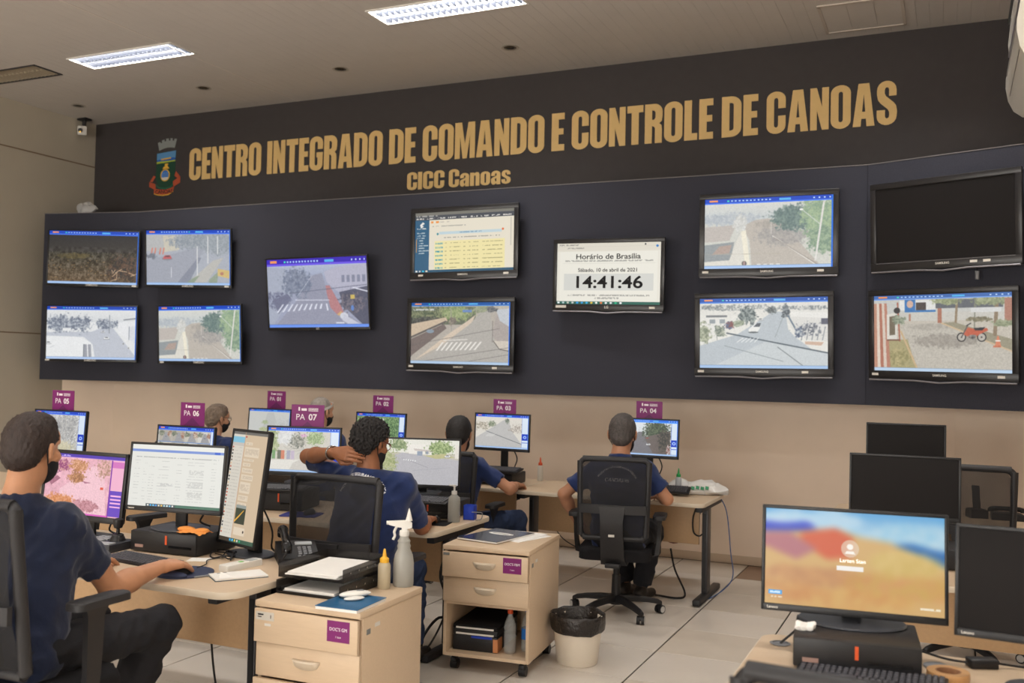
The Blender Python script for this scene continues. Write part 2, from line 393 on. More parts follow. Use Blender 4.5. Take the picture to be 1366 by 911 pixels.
# ceiling hatch, downlights
hx0, hx1, hy0, hy1 = -.97, -.36, 7.86, 8.5
t = thing('ceiling_hatch', 'square plank-lined hatch in the ceiling above the word CANOAS', 'hatch', (-.665, 8.18, ZC - .001))
f = M()
for s in (-1, 1):
    f.box((s * .305, 0, -.004), (.024, .66, .01)); f.box((0, s * .32, -.004), (.634, .024, .01))
obj('hatch_frame', f, mat('hatch_trim', (196, 186, 176), .5), t)
for i in range(3): obj('hatch_panel', M().box((-.2 + .2 * i, 0, -.001), (.196, .62, .004)), CEIL_PVC, t)
DL = [(-3.65, 7.88, 'third recessed round downlight from the left, near the word COMANDO'), (-5.47, 7.86, 'second recessed round downlight, above the word DE'), (-7.22, 7.89, 'recessed round downlight above the gap between crest and CENTRO'), (-9.1, 7.94, 'round downlight next to the security camera')]
for i, (x, y, lb) in enumerate(DL):
    if i == 0:
        t = thing('downlight', lb, 'lamp', (x, y, ZC), group='small round downlights, switched off')
        obj('trim_ring', M().lathe([(.058, .0), (.078, -.001), (.082, -.006), (.07, -.008), (.058, -.004)], n=28, caps=False), mat('downlight_rim', (176, 168, 158), .35), t)
        obj('bulb_well', M().lathe([(.06, -.003), (.055, .0), (.02, .0005)], n=24), mat('downlight_well', (66, 56, 48), .4), t)
        obj('lens', M().lathe([(.036, -.0045), (.03, -.006), (.004, -.007)], n=20), mat('downlight_lens', (44, 44, 46), .1), t)
        d0 = t
    else: copy_tree(d0, label=lb).location = (x, y, ZC)

# security camera in the corner, plastic scrap on top of the display wall
t = thing('security_camera', 'small white security camera on a black bracket in the upper corner', 'camera', (-9.52, 8.40, ZC))
obj('bracket', M().box((0, 0, -.012), (.14, .1, .024), bev=.004).cyl((0, 0, -.02), (0, 0, -.1), .022), BLK, t)
obj('camera_body', M().box((0, -.03, -.15), (.1, .16, .11), rot=E(.2, 0, .9), bev=.015), WHITE_P, t)
obj('camera_lens', M().cyl((.05, -.1, -.165), (.068, -.118, -.172), .026, n=16), BLK_G, t)
obj('led_ring', M().cyl((.062, -.112, -.19), (.07, -.12, -.192), .008, n=10), mat('amber_led', (255, 200, 80), .4, emit=1.), t)
t = thing('plastic_scrap', 'crumpled clear plastic bag lying on top of the display wall', 'plastic bag', (-9.1, 8.12, ZB1))
b = M()
for i in range(6):
    b.ell((random.uniform(-.1, .08), random.uniform(-.03, .03), .05 + random.uniform(0, .08)), (.05 + random.random() * .03, .045, .045 + random.random() * .02), n=10)
for v in b.bm.verts: v.co += mnoise.noise_vector(v.co * 18) * .03
for v in b.bm.verts: v.co.z = max(v.co.z, .002)
obj('crumpled_film', b, mat('clear_film', (205, 205, 205), .25, alpha=.75), t)

# wall air conditioner
t = thing('air_conditioner', 'white wall air conditioner at the upper right edge', 'air conditioner', (.68, 5.5, 0))
prof = [(.0, 4.05), (-.33, 4.05), (-.355, 3.9), (-.372, 3.73), (-.366, 3.655), (-.362, 3.65), (-.365, 3.63), (-.383, 3.52), (-.384, 3.46), (-.37, 3.38), (-.34, 3.315), (-.29, 3.275), (0, 3.26)]
AC = mat('air_conditioner_plastic', (225, 221, 212), .22, coat=.3)
n = 12
bb = M(); loops = []
for yy in (0, 1.1): loops.append([(x, yy, z) for x, z in prof])
bb.ring(loops)
obj('casing', bb, AC, t, smooth=30)
obj('air_slot', M().box((-.374, .75, 3.83), (.008, .5, .02), rot=E(0, -.2, 0)), BLK, t)
obj('seam_trim', M().box((-.366, .55, 3.652), (.01, 1.08, .012)), mat('ac_seam', (130, 124, 132), .3, metal=.6), t)
lv = M()
for i in range(3): lv.box((-.383 + .008 * i, .5, 3.50 - .06 * i), (.006, .9, .016))
obj('louver', lv, mat('ac_louvre', (120, 116, 112), .4), t)
obj('end_vent', M().box((-.2, 1.101, 3.72), (.05, .004, .2)), BLK, t)
# ------------------------------------------------------------------ condensed gold lettering
def arcp(cx, cy, rx, ry, a0, a1, n=7):
    return [(cx + rx * math.cos(math.radians(a0 + (a1 - a0) * k / n)), cy + ry * math.sin(math.radians(a0 + (a1 - a0) * k / n))) for k in range(n + 1)]
def pill(x0, y0, x1, y1, r, ry=None, n=6):
    ry = ry or r
    return arcp(x1 - r, y1 - ry, r, ry, 0, 90, n) + arcp(x0 + r, y1 - ry, r, ry, 90, 180, n) + arcp(x0 + r, y0 + ry, r, ry, 180, 270, n) + arcp(x1 - r, y0 + ry, r, ry, 270, 360, n)
SW = .2      # stem
def G(ch):
    """outline loops and advance width of a heavy condensed capital (cap height 1)"""
    o = -.012; t = 1.012
    if ch == 'I': return [[(0, 0), (SW, 0), (SW, 1), (0, 1)]], SW
    if ch == 'E': return [[(0, 0), (.37, 0), (.37, .17), (SW, .17), (SW, .43), (.345, .43), (.345, .59), (SW, .59), (SW, .83), (.37, .83), (.37, 1), (0, 1)]], .37
    if ch == 'L': return [[(0, 0), (.35, 0), (.35, .17), (SW, .17), (SW, 1), (0, 1)]], .35
    if ch == 'T': return [[(.125, 0), (.325, 0), (.325, .82), (.45, .82), (.45, 1), (0, 1), (0, .82), (.125, .82)]], .45
    if ch == 'N': return [[(0, 0), (.17, 0), (.17, .46), (.3, 0), (.47, 0), (.47, 1), (.3, 1), (.3, .55), (.165, 1), (0, 1)]], .47
    if ch == 'M': return [[(0, 0), (.165, 0), (.165, .62), (.262, 0), (.398, 0), (.495, .62), (.495, 0), (.66, 0), (.66, 1), (.44, 1), (.33, .4), (.22, 1), (0, 1)]], .66
    if ch == 'A': return [[(0, 0), (.195, 0), (.21, .18), (.325, .18), (.34, 0), (.535, 0), (.4, 1), (.135, 1)], [(.228, .34), (.308, .34), (.268, .76)]], .535
    if ch == 'O': return [pill(0, o, .5, t, .25, .19), pill(.195, .14, .305, .86, .055, .06)], .5
    if ch == 'D': return [[(0, 0)] + arcp(.23, .22, .27, .22, 270, 360) + arcp(.23, .78, .27, .22, 0, 90) + [(0, 1)], [(.195, .16)] + arcp(.235, .22, .07, .06, 270, 360) + arcp(.235, .78, .07, .06, 0, 90) + [(.195, .84)]], .5
    if ch in 'CG':
        out = arcp(.25, .82, .25, .19, 0, 180, 10) + arcp(.25, .18, .25, .19, 180, 360, 10)
        inn = arcp(.25, .2, .055, .06, 360, 180, 6) + arcp(.25, .8, .055, .06, 180, 0, 6)
        if ch == 'C': return [out + [(.5, .42), (.305, .42)] + inn + [(.305, .6), (.5, .6)]], .5
        return [out[:-1] + [(.5, .18), (.5, .53), (.26, .53), (.26, .38), (.305, .38)] + inn + [(.305, .63), (.5, .63)]], .5
    if ch == 'R':
        return [[(0, 0), (SW, 0), (SW, .44)] + [(.255, .42), (.285, .38), (.285, 0), (.475, 0), (.475, .34), (.46, .45), (.4, .5), (.47, .56), (.49, .68), (.49, .8)] + arcp(.26, .79, .23, .21, 0, 90) + [(0, 1)],
                [(SW, .59), (.26, .6), (.295, .65), (.295, .78), (.265, .83), (SW, .84)]], .49
    if ch == 'S':
        return [[(0, .34), (0, .2)] + arcp(.24, .19, .24, .2, 180, 360, 9) + [(.49, .3), (.465, .43), (.4, .51), (.22, .66), (.19, .73), (.19, .8)] + arcp(.245, .81, .05, .055, 180, 0, 5)[0:] + [(.295, .66), (.475, .66), (.475, .78)] + arcp(.24, .8, .235, .212, 0, 180, 9) + [(.005, .7), (.03, .58), (.09, .5), (.26, .36), (.3, .29), (.3, .2)] + arcp(.25, .2, .05, .06, 360, 180, 5) + [(.2, .34)]], .485
    x = .74        # lower case
    if ch == 'a':
        return [[(0, .2)] + arcp(.12, .16, .12, .172, 180, 270, 5) + [(.19, .02), (.25, .09), (.255, 0), (.435, 0), (.435, .55)] + arcp(.22, .56, .215, .19, 0, 180, 9) + [(.005, .47), (.18, .47), (.18, .57)] + arcp(.22, .57, .04, .05, 180, 0, 5) + [(.26, .5), (.22, .45), (.05, .37), (0, .3)], [(.18, .22), (.18, .3), (.25, .36), (.255, .2), (.215, .14)]], .435
    if ch == 'n': return [[(0, 0), (.185, 0), (.185, .52)] + arcp(.225, .53, .04, .05, 180, 0, 5) + [(.265, 0), (.45, 0), (.45, .56)] + arcp(.32, .58, .13, .172, 0, 90, 5) + [(.24, .72), (.19, .67), (.19, .735), (0, .735)]], .45
    if ch == 'o': return [pill(0, o, .45, .752, .22, .18), pill(.185, .12, .265, .63, .04, .05)], .45
    if ch == 's':
        return [[(0, .25), (0, .17)] + arcp(.21, .16, .21, .17, 180, 360, 8) + [(.42, .25), (.39, .34), (.2, .47), (.175, .52), (.175, .58), (.21, .63), (.245, .6), (.245, .5), (.41, .5), (.41, .58)] + arcp(.21, .58, .2, .172, 0, 180, 8) + [(.01, .5), (.04, .42), (.2, .3), (.245, .24), (.245, .15), (.21, .11), (.17, .15), (.17, .25)]], .42
def word_me(word, x0, x1, h, depth):
    gap = .05; tot = sum(G(c)[1] for c in word) + gap * (len(word) - 1); sx = (x1 - x0) / tot; x = 0; me = []
    spl = []
    for c in word:
        ls, a = G(c)
        spl += [[((x + px) * sx, py * h) for px, py in l] for l in ls]; x += a + gap
    m = glyph_me(spl, depth); return m
YW = YB - .004
title = thing('wall_title', 'large gold title lettering along the top of the black wall', 'lettering', (-8.114, YW, 3.806))
for wd, a, b_ in [('CENTRO', -8.114, -7.072), ('INTEGRADO', -6.987, -5.477), ('DE', -5.396, -5.074), ('COMANDO', -4.991, -3.63), ('E', -3.552, -3.42), ('CONTROLE', -3.343, -1.975), ('DE', -1.896, -1.574), ('CANOAS', -1.499, -.425)]:
    me = word_me(wd, a, b_, .368, .006); me.transform(T(a + 8.114, -.003, 0) @ UPRIGHT); link('word', me, GOLD, title, 0)
sub = thing('wall_subtitle', 'smaller gold lettering centred under the title', 'lettering', (-5.167, YW, 3.52))
for wd, a, b_ in [('CICC', -5.167, -4.728), ('Canoas', -4.676, -3.984)]:
    me = word_me(wd, a, b_, .182, .006); me.transform(T(a + 5.167, -.003, 0) @ UPRIGHT); link('word', me, GOLD, sub, 0)

# ------------------------------------------------------------------ the municipal crest (flat vinyl print)
cr = thing('city_crest', 'coloured city crest with mural crown and red ribbon on the black wall', 'crest', (-8.475, YW, 3.992))
def flat(name, pts, m, layer, parent=cr):
    o = obj(name, M().prism(pts, .0012, T(0, -.001 - .0013 * layer, 0) @ UPRIGHT), m, parent, smooth=0); return o
cm = lambda n, c: mat('crest_' + n, c, .6)
k = .00925    # metres per unit of the drawing (crop pixels of a 10x view)
def q(pts): return [((x - 380) * .00125, (480 - y) * .00096) for x, y in pts]
cren = [(290, 275), (270, 175), (300, 165), (305, 182), (322, 178), (318, 150), (350, 140), (352, 165), (372, 162), (370, 132), (405, 130), (405, 160), (425, 160), (424, 130), (452, 134), (450, 162), (470, 166), (474, 142), (504, 146), (480, 255), (440, 246), (390, 244), (340, 254)]
flat('mural_crown', q(cren), cm('stone', (132, 138, 136)), 0)
flat('shield', q([(262, 305), (500, 288), (490, 620), (478, 690), (440, 730), (380, 745), (320, 730), (280, 690), (255, 620)]), cm('green', (18, 66, 48)), 0)
flat('sky_field', q([(265, 310), (498, 290), (495, 375), (440, 370), (320, 385), (265, 392)]), cm('sky', (84, 138, 186)), 1)
flat('sea_field', q([(265, 392), (320, 385), (440, 372), (495, 375), (493, 404), (265, 412)]), cm('sea', (28, 84, 168)), 1)
flat('meadow_field', q([(265, 412), (493, 404), (490, 420), (262, 438)]), cm('meadow', (160, 176, 52)), 1)
flat('train_mark', q([(318, 380), (440, 368), (440, 384), (318, 397)]), cm('yellow', (218, 170, 60)), 2)
flat('emblem_rim', q([(372 + 58 * math.cos(a * PI / 14), 585 - 76 * math.sin(a * PI / 14)) for a in range(28)]), cm('yellow', (218, 170, 60)), 1)
flat('emblem_disc', q([(372 + 46 * math.cos(a * PI / 12), 585 - 62 * math.sin(a * PI / 12)) for a in range(24)]), cm('blue', (40, 104, 190)), 2)
flat('emblem_base', q([(328, 612), (416, 612), (404, 640), (372, 650), (340, 640)]), cm('white', (206, 204, 196)), 3)
for i in range(4): flat('emblem_stripe', q([(340 + 20 * i, 545), (346 + 20 * i, 545), (346 + 20 * i, 610), (340 + 20 * i, 610)]), cm('pale', (120, 168, 220)), 3)
flat('emblem_finial', q([(336, 505), (352, 480), (370, 472), (362, 450), (380, 440), (412, 446), (396, 460), (402, 476), (424, 505)]), cm('yellow', (218, 170, 60)), 1)
RED = cm('red', (176, 78, 48)); YEL = cm('yellow', (218, 170, 60)); RG = cm('ribbon_green', (28, 96, 70))
flat('ribbon_end', q([(185, 650), (230, 580), (255, 595), (215, 660)]), RED, 1); flat('ribbon_end', q([(555, 610), (505, 545), (488, 600), (525, 632)]), RED, 1)
flat('ribbon_side', q([(178, 655), (262, 690), (255, 760), (178, 715)]), RED, 1); flat('ribbon_side', q([(560, 612), (470, 668), (480, 735), (560, 690)]), RED, 1)
flat('ribbon_band', q([(240, 740), (310, 760), (375, 765), (440, 752), (490, 728), (478, 790), (420, 822), (350, 828), (285, 818), (240, 800)]), RED, 2)
flat('ribbon_edge', q([(240, 800), (285, 818), (350, 828), (420, 822), (478, 790), (476, 802), (420, 834), (350, 840), (282, 830), (240, 810)]), YEL, 2)
flat('ribbon_edge', q([(262, 690), (300, 725), (375, 742), (440, 728), (470, 690), (478, 702), (440, 748), (375, 760), (300, 745), (252, 700)]), RG, 2)
me = text_me('CANOAS', .06, .0015, sx=1.1); me.transform(T(-.02, -.006, -.298) @ UPRIGHT); link('ribbon_text', me, cm('ink', (60, 28, 22)), cr, 0)
# ------------------------------------------------------------------ what the screens show, painted by code
_nz = {}
def noise2(h, w, cell, seed):
    key = (h, w, cell, seed)
    if key not in _nz:
        r = np.random.default_rng(seed); gy, gx = int(h / cell) + 3, int(w / cell) + 3
        g = r.random((gy, gx)); y = np.arange(h) / cell; x = np.arange(w) / cell
        y0, x0 = y.astype(int), x.astype(int); fy, fx = (y - y0)[:, None], (x - x0)[None, :]
        fy = fy * fy * (3 - 2 * fy); fx = fx * fx * (3 - 2 * fx)
        a = g[np.ix_(y0, x0)]; b = g[np.ix_(y0, x0 + 1)]; c = g[np.ix_(y0 + 1, x0)]; d = g[np.ix_(y0 + 1, x0 + 1)]
        _nz[key] = (a * (1 - fx) + b * fx) * (1 - fy) + (c * (1 - fx) + d * fx) * fy
    return _nz[key]
class Im:
    def __init__(s, c=(128, 128, 128), w=480, h=270):
        s.w, s.h = w, h; s.a = np.ones((h, w, 3)) * np.array(c, float)
        s.X, s.Y = np.meshgrid((np.arange(w) + .5) / w, (np.arange(h) + .5) / h); s.sd = 1
    def put(s, mk, c, al=1.):
        mk = (mk.astype(float) * al)[..., None]; s.a = s.a * (1 - mk) + np.array(c, float) * mk; return s
    def poly(s, pts, c, al=1.):
        ins = np.zeros((s.h, s.w), bool); n = len(pts)
        for i in range(n):
            x0, y0 = pts[i]; x1, y1 = pts[(i + 1) % n]
            if y0 == y1: continue
            ins ^= ((s.Y >= min(y0, y1)) & (s.Y < max(y0, y1)) & (s.X < x0 + (s.Y - y0) * (x1 - x0) / (y1 - y0)))
        return s.put(ins, c, al)
    def rect(s, x0, y0, x1, y1, c, al=1.): return s.put((s.X >= x0) & (s.X < x1) & (s.Y >= y0) & (s.Y < y1), c, al)
    def ell(s, x, y, rx, ry, c, al=1.): return s.put(((s.X - x) / rx) ** 2 + ((s.Y - y) / ry) ** 2 < 1, c, al)
    def line(s, p, q_, wd, c, al=1.):
        ax, ay = p; bx, by = q_; k = s.w / s.h
        dx, dy = (bx - ax) * k, by - ay; t = np.clip((((s.X - ax) * k) * dx + (s.Y - ay) * dy) / (dx * dx + dy * dy + 1e-9), 0, 1)
        d = np.hypot((s.X - ax) * k - t * dx, s.Y - ay - t * dy); return s.put(d < wd / 2, c, al)
    def n(s, cell): s.sd += 1; return noise2(s.h, s.w, cell, s.sd)
    def blob(s, x, y, rx, ry, c, c2, rough=.7, al=1., cell=9):
        d = np.sqrt(((s.X - x) / rx) ** 2 + ((s.Y - y) / ry) ** 2) + (s.n(cell) - .5) * rough + (s.n(4) - .5) * rough * .7
        t = np.clip((s.n(5) * .6 + s.n(12) * .4 - .3) * 2.5, 0, 1)[..., None]
        mk = np.clip((1.12 - d) / .24, 0, 1)[..., None] * al
        s.a = s.a * (1 - mk) + (np.array(c, float) * (1 - t) + np.array(c2, float) * t) * mk; return s
    def grain(s, amp, cell=6, y0=0., y1=1.):
        g = (s.n(cell) - .5) * 2 * amp; s.a += (g * ((s.Y >= y0) & (s.Y < y1)))[..., None]; return s
    def vgrad(s, y0, y1, c0, c1, al=1.):
        t = np.clip((s.Y - y0) / (y1 - y0), 0, 1)[..., None]; mk = ((s.Y >= y0) & (s.Y < y1)).astype(float)[..., None] * al
        s.a = s.a * (1 - mk) + (np.array(c0, float) * (1 - t) + np.array(c1, float) * t) * mk; return s
    def haze(s, c, al): s.a = s.a * (1 - al) + np.array(c, float) * al; return s
    def blur(s, k=1):
        for _ in range(k):
            p = np.pad(s.a, ((1, 1), (1, 1), (0, 0)), 'edge'); s.a = (p[:-2, 1:-1] + p[2:, 1:-1] + p[1:-1, :-2] + p[1:-1, 2:] + 2 * p[1:-1, 1:-1]) / 6
        return s
    def soft(s, r, n=2):
        for _ in range(n):
            for ax in (0, 1):
                p = np.pad(s.a, [(r + 1, r) if k == ax else (0, 0) for k in range(3)], 'edge').cumsum(ax)
                s.a = (np.take(p, range(2 * r + 1, p.shape[ax]), ax) - np.take(p, range(0, p.shape[ax] - 2 * r - 1), ax)) / (2 * r + 1)
        return s
    def textline(s, x0, x1, y, hgt, c, al=.6):
        g = s.n(5) > .35; return s.put((s.X >= x0) & (s.X < x1) & (abs(s.Y - y) < hgt / 2) & g, c, al)
    def car(s, x, y, sz, c, roof=(60, 66, 74)):
        s.ell(x, y + sz * .25, sz * .75, sz * .3, (60, 62, 66), .4)
        s.poly([(x - sz * .6, y + sz * .3), (x - sz * .55, y - sz * .1), (x - sz * .3, y - sz * .5), (x + sz * .4, y - sz * .55), (x + sz * .62, y - sz * .1), (x + sz * .6, y + sz * .25)], c)
        s.poly([(x - sz * .4, y - sz * .12), (x - sz * .22, y - sz * .42), (x + sz * .3, y - sz * .46), (x + sz * .44, y - sz * .12)], roof)
        return s
    def ui(s, bar=(18, 70, 190), y=.075, side=None, foot=(166, 196, 236), first=0, dots=12, edge=True):
        g = s.a.mean(-1, keepdims=True); s.a = (s.a * .84 + g * .16) * .88 + np.array((196, 196, 192)) * .12
        s.blur(2); s.grain(5, 3); s.rect(0, 0, 1, y, bar); s.rect(0, y * .72, 1, y, [min(255, v + 50) for v in bar])
        s.rect(.035, y * .2, .105, y * .55, (240, 150, 90))
        for i in range(dots): s.rect(.18 + i * .03, y * .3, .195 + i * .03, y * .55, (60, 230, 190) if i == first else (170, 205, 245))
        s.rect(.59, y * .25, .68, y * .62, (90, 180, 235))
        for i in range(4): s.rect(.85 + i * .04, y * .3, .862 + i * .04, y * .55, (190, 215, 245))
        s.rect(0, .955, 1, 1, foot); s.rect(0, .955, 1, .963, [v * .8 for v in foot])
        if edge: s.rect(.988, 0, 1, 1, (30, 110, 220))
        if side:
            s.rect(side, y, .985, .955, (214, 226, 240)); s.rect(side - .006, y, side, .955, (40, 90, 200))
            s.rect(side, .55, .985, .74, (20, 60, 190)); s.ell((side + .985) / 2, .645, .03, .045, (170, 200, 255)); s.ell((side + .985) / 2, .645, .015, .022, (20, 60, 190))
            s.rect(side, .8, .985, .82, (30, 80, 200))
        return s
    def image(s, name):
        im = bpy.data.images.new(name, s.w, s.h); a = np.ones((s.h, s.w, 4), np.float32); a[..., :3] = np.clip(s.a[::-1], 0, 255) / 255
        im.pixels.foreach_set(a.ravel()); im.pack(); return im

def paint_night():
    s = Im((24, 22, 26)); s.vgrad(0, .5, (20, 20, 26), (44, 38, 32)); s.vgrad(.4, 1, (44, 40, 28), (98, 72, 44)); s.grain(34, 5, .38); s.grain(24, 14, .3)
    s.blob(.28, .47, .2, .05, (70, 60, 26), (110, 90, 30), .5, .6)
    for i in range(60): s.ell(random.random() * .95, .55 + random.random() * .4, .005, .008, (210, 150, 80), .7)
    s.blob(.85, .7, .18, .25, (20, 18, 22), (96, 60, 40), .9, .8)
    for i in range(9):
        x = .72 + random.random() * .22; y = .62 + random.random() * .3; s.line((x, y), (x + random.uniform(-.08, .08), y + random.uniform(-.1, .1)), .01, (236, 190, 140))
    return s.blur(1).ui(first=0)
def paint_redcar():
    s = Im((164, 170, 184)); s.poly([(0, .55), (.35, .42), (.62, .3), (.72, .3), (.42, 1), (0, 1)], (150, 154, 170)); s.rect(0, .08, .38, .38, (178, 178, 176)); s.poly([(.2, .1), (.36, .1), (.4, .35), (.22, .4)], (206, 196, 170))
    s.blob(.55, .2, .25, .14, (120, 132, 144), (150, 158, 166)); s.blob(.85, .22, .2, .2, (128, 138, 146), (150, 160, 170))
    for x in (.06, .1, .16, .2): s.line((x, .43), (x + .012, .33), .03, (226, 110, 84))
    s.blob(.06, .47, .06, .05, (90, 96, 112), (110, 116, 130)); s.poly([(.35, 1), (.62, .5), (.66, .5), (.5, 1)], (120, 126, 146)); s.poly([(.45, 1), (.6, .82), (.8, .55), (.92, .5), (.7, 1)], (186, 182, 172))
    s.poly([(.45, 1), (.55, .88), (.64, .82), (.55, 1)], (130, 150, 120)); s.poly([(.75, .9), (.86, .75), (.84, 1), (.74, 1)], (134, 152, 124))
    for x, y0, y1 in ((.61, .3, .82), (.735, .12, .6), (.85, .12, .42)): s.line((x, y0), (x, y1), .022, (222, 222, 220))
    s.line((.3, .68), (.3, .86), .012, (220, 222, 230)); s.car(.25, .5, .085, (214, 62, 66), (90, 40, 50)); s.poly([(.85, .7), (1, .74), (.99, .88), (.85, .83)], (226, 184, 84)); s.ell(.9, .79, .02, .03, (190, 100, 70))
    return s.haze((176, 184, 200), .16).blur(2).grain(6, 3).ui(first=11)
def paint_bw1():
    s = Im((226, 228, 230)); s.vgrad(.07, .3, (224, 226, 228), (212, 216, 220)); s.poly([(0, .5), (.5, .48), (.62, .4), (.55, .3), (.75, .42), (1, .95), (1, 1), (.55, 1), (.52, .72), (.42, .58), (0, .56)], (186, 192, 206))
    for x, r in ((.08, .1), (.16, .14), (.3, .1), (.4, .13), (.6, .06), (.66, .08), (.75, .06)): s.blob(x, .33, r * .8, r * 1.15, (88, 100, 124), (180, 188, 200), .8)
    s.poly([(.0, .58), (.36, .58), (.5, .68), (.5, 1), (0, 1)], (232, 234, 236)); s.rect(.18, .41, .27, .47, (230, 232, 234)); s.line((.7, .16), (.7, .5), .012, (110, 120, 136))
    s.poly([(.8, .3), (1, .26), (1, .7), (.8, .5)], (228, 230, 234)); s.poly([(.92, .38), (1, .36), (1, .7), (.92, .62)], (214, 218, 226)); s.line((.92, .38), (.92, .62), .012, (90, 100, 120)); s.line((.86, .25), (1, .22), .02, (110, 116, 130))
    s.poly([(.42, .72), (.5, .72), (.51, .97), (.42, .97)], (150, 154, 166)); s.line((.46, .72), (.47, .96), .02, (240, 240, 242)); s.line((.42, .72), (.42, .97), .01, (70, 76, 92))
    s.car(.67, .6, .05, (236, 238, 240)); s.car(.63, .48, .035, (220, 222, 226)); s.car(.02, .7, .05, (220, 222, 226)); s.poly([(.02, .8), (.1, .74), (.08, .76)], (120, 126, 140))
    for p in ((.86, .7), (.92, .78)): s.ell(p[0], p[1], .006, .015, (110, 110, 100))
    return s.grain(7, 3).blur(1).ui((16, 66, 176), .07, foot=(176, 200, 236))
def paint_pole(tint=None):
    s = Im((206, 206, 196)); s.vgrad(.07, .3, (214, 214, 206), (196, 204, 206)); s.blob(.2, .3, .26, .09, (170, 180, 190), (190, 196, 200)); s.poly([(.3, .4), (.4, .32), (.5, .3), (.6, .34), (.92, 1), (.38, 1), (.36, .6)], (188, 178, 166))
    s.blob(.62, .55, .2, .14, (146, 142, 142), (170, 164, 158), .5, .8); s.blob(.52, .38, .1, .05, (166, 158, 148), (180, 170, 160))
    s.blob(.72, .3, .2, .17, (86, 112, 112), (116, 142, 132), .5); s.blob(.9, .3, .14, .3, (128, 160, 128), (160, 186, 140), .6); s.blob(.92, .62, .12, .18, (110, 142, 118), (150, 176, 140), .6)
    s.poly([(0, .2 + .2), (.25, .38), (.2, .6), (0, .62)], (190, 180, 172)); s.poly([(0, .66), (.24, .62), (.21, .88), (0, .9)], (140, 148, 152)); s.poly([(.06, .8), (.12, .68), (.22, .66), (.2, .78)], (176, 150, 138))
    s.poly([(.2, .88), (.26, .6), (.31, .42), (.35, .6), (.36, 1), (0, 1), (0, .9)], (222, 218, 206)); s.poly([(.29, .45), (.33, .45), (.37, 1), (.33, 1)], (240, 232, 208)); s.blob(.28, .36, .05, .12, (220, 220, 216), (196, 196, 190))
    s.line((.54, .55), (.9, 1), .014, (226, 222, 214)); s.line((.55, .57), (.92, 1), .006, (120, 106, 96)); s.line((.93, .1), (.87, .9), .026, (226, 222, 216)); s.line((.9, .4), (.77, .2), .01, (214, 218, 214)); s.ell(.76, .19, .015, .015, (240, 240, 232))
    s.ell(.32, .93, .02, .035, (96, 90, 84)); s.ell(.32, .93, .006, .03, (200, 150, 150)); s.line((.0, .79), (.6, .8), .006, (180, 170, 150)); s.line((.53, .35), (.53, .52), .008, (216, 212, 206))
    for i in range(4): s.rect(.42 + .05 * i, .94, .45 + .05 * i, .955, (236, 234, 228))
    s.blur(2).grain(6, 3)
    return s
def paint_cross():
    s = Im((150, 156, 184)); s.vgrad(.08, .3, (176, 188, 214), (150, 160, 190)); s.poly([(.45, .25), (.56, .22), (.62, .6), (.95, 1), (.05, 1), (.3, .6)], (140, 142, 164)); s.poly([(0, .1), (.18, .14), (.24, .55), (.05, .95), (0, .95)], (162, 170, 190))
    s.blob(.3, .35, .14, .2, (92, 104, 130), (132, 142, 164)); s.blob(.1, .6, .12, .12, (84, 88, 118), (150, 158, 184)); s.poly([(.05, .6), (.2, .5), (.24, .58), (.1, .8)], (96, 100, 130))
    s.poly([(.58, .2), (.7, .14), (1, .1), (1, .55), (.75, .55), (.6, .35)], (178, 176, 198)); s.poly([(.72, .5), (1, .42), (1, 1), (.95, .98), (.76, .7)], (64, 66, 88)); s.blob(.85, .65, .12, .14, (54, 54, 74), (110, 100, 110))
    s.poly([(.59, .4), (.63, .4), (.74, .72), (.76, .8), (.7, .83), (.63, .72), (.6, .52)], (190, 110, 110)); s.poly([(.69, .82), (.73, .77), (.76, .82), (.72, .84)], (226, 170, 90))
    for i in range(10): x = .08 + .055 * i; s.poly([(x + .065 - .006 * i, .66), (x + .08 - .006 * i, .66), (x + .02, .78 - .006 * i), (x, .78 - .006 * i)] if i < 9 else [(.585, .66), (.6, .66), (.61, .76), (.595, .76)], (226, 228, 242))
    s.line((.28, .6), (.62, .61), .012, (214, 216, 232)); s.line((.22, .5), (1, .4), .008, (76, 80, 104)); s.line((.46, .25), (.3, .55), .006, (210, 214, 232)); s.line((.86, .44), (1, .5), .018, (226, 226, 240)); s.rect(.83, .54, .87, .6, (222, 184, 60)); s.ell(.845, .73, .015, .04, (70, 120, 210))
    s.ell(.76, .84, .04, .05, (214, 216, 226)); s.poly([(.76, .82), (.93, .97), (.84, 1), (.74, .9)], (200, 202, 216)); s.rect(.68, .93, .76, .95, (226, 228, 240))
    for i in range(5): s.rect(.75 + .05 * i, .26, .78 + .05 * i, .36, (120, 124, 150))
    return s.blur(1).grain(6, 3).haze((150, 160, 210), .12).ui((60, 40, 180), .1, foot=(110, 150, 236), edge=False)
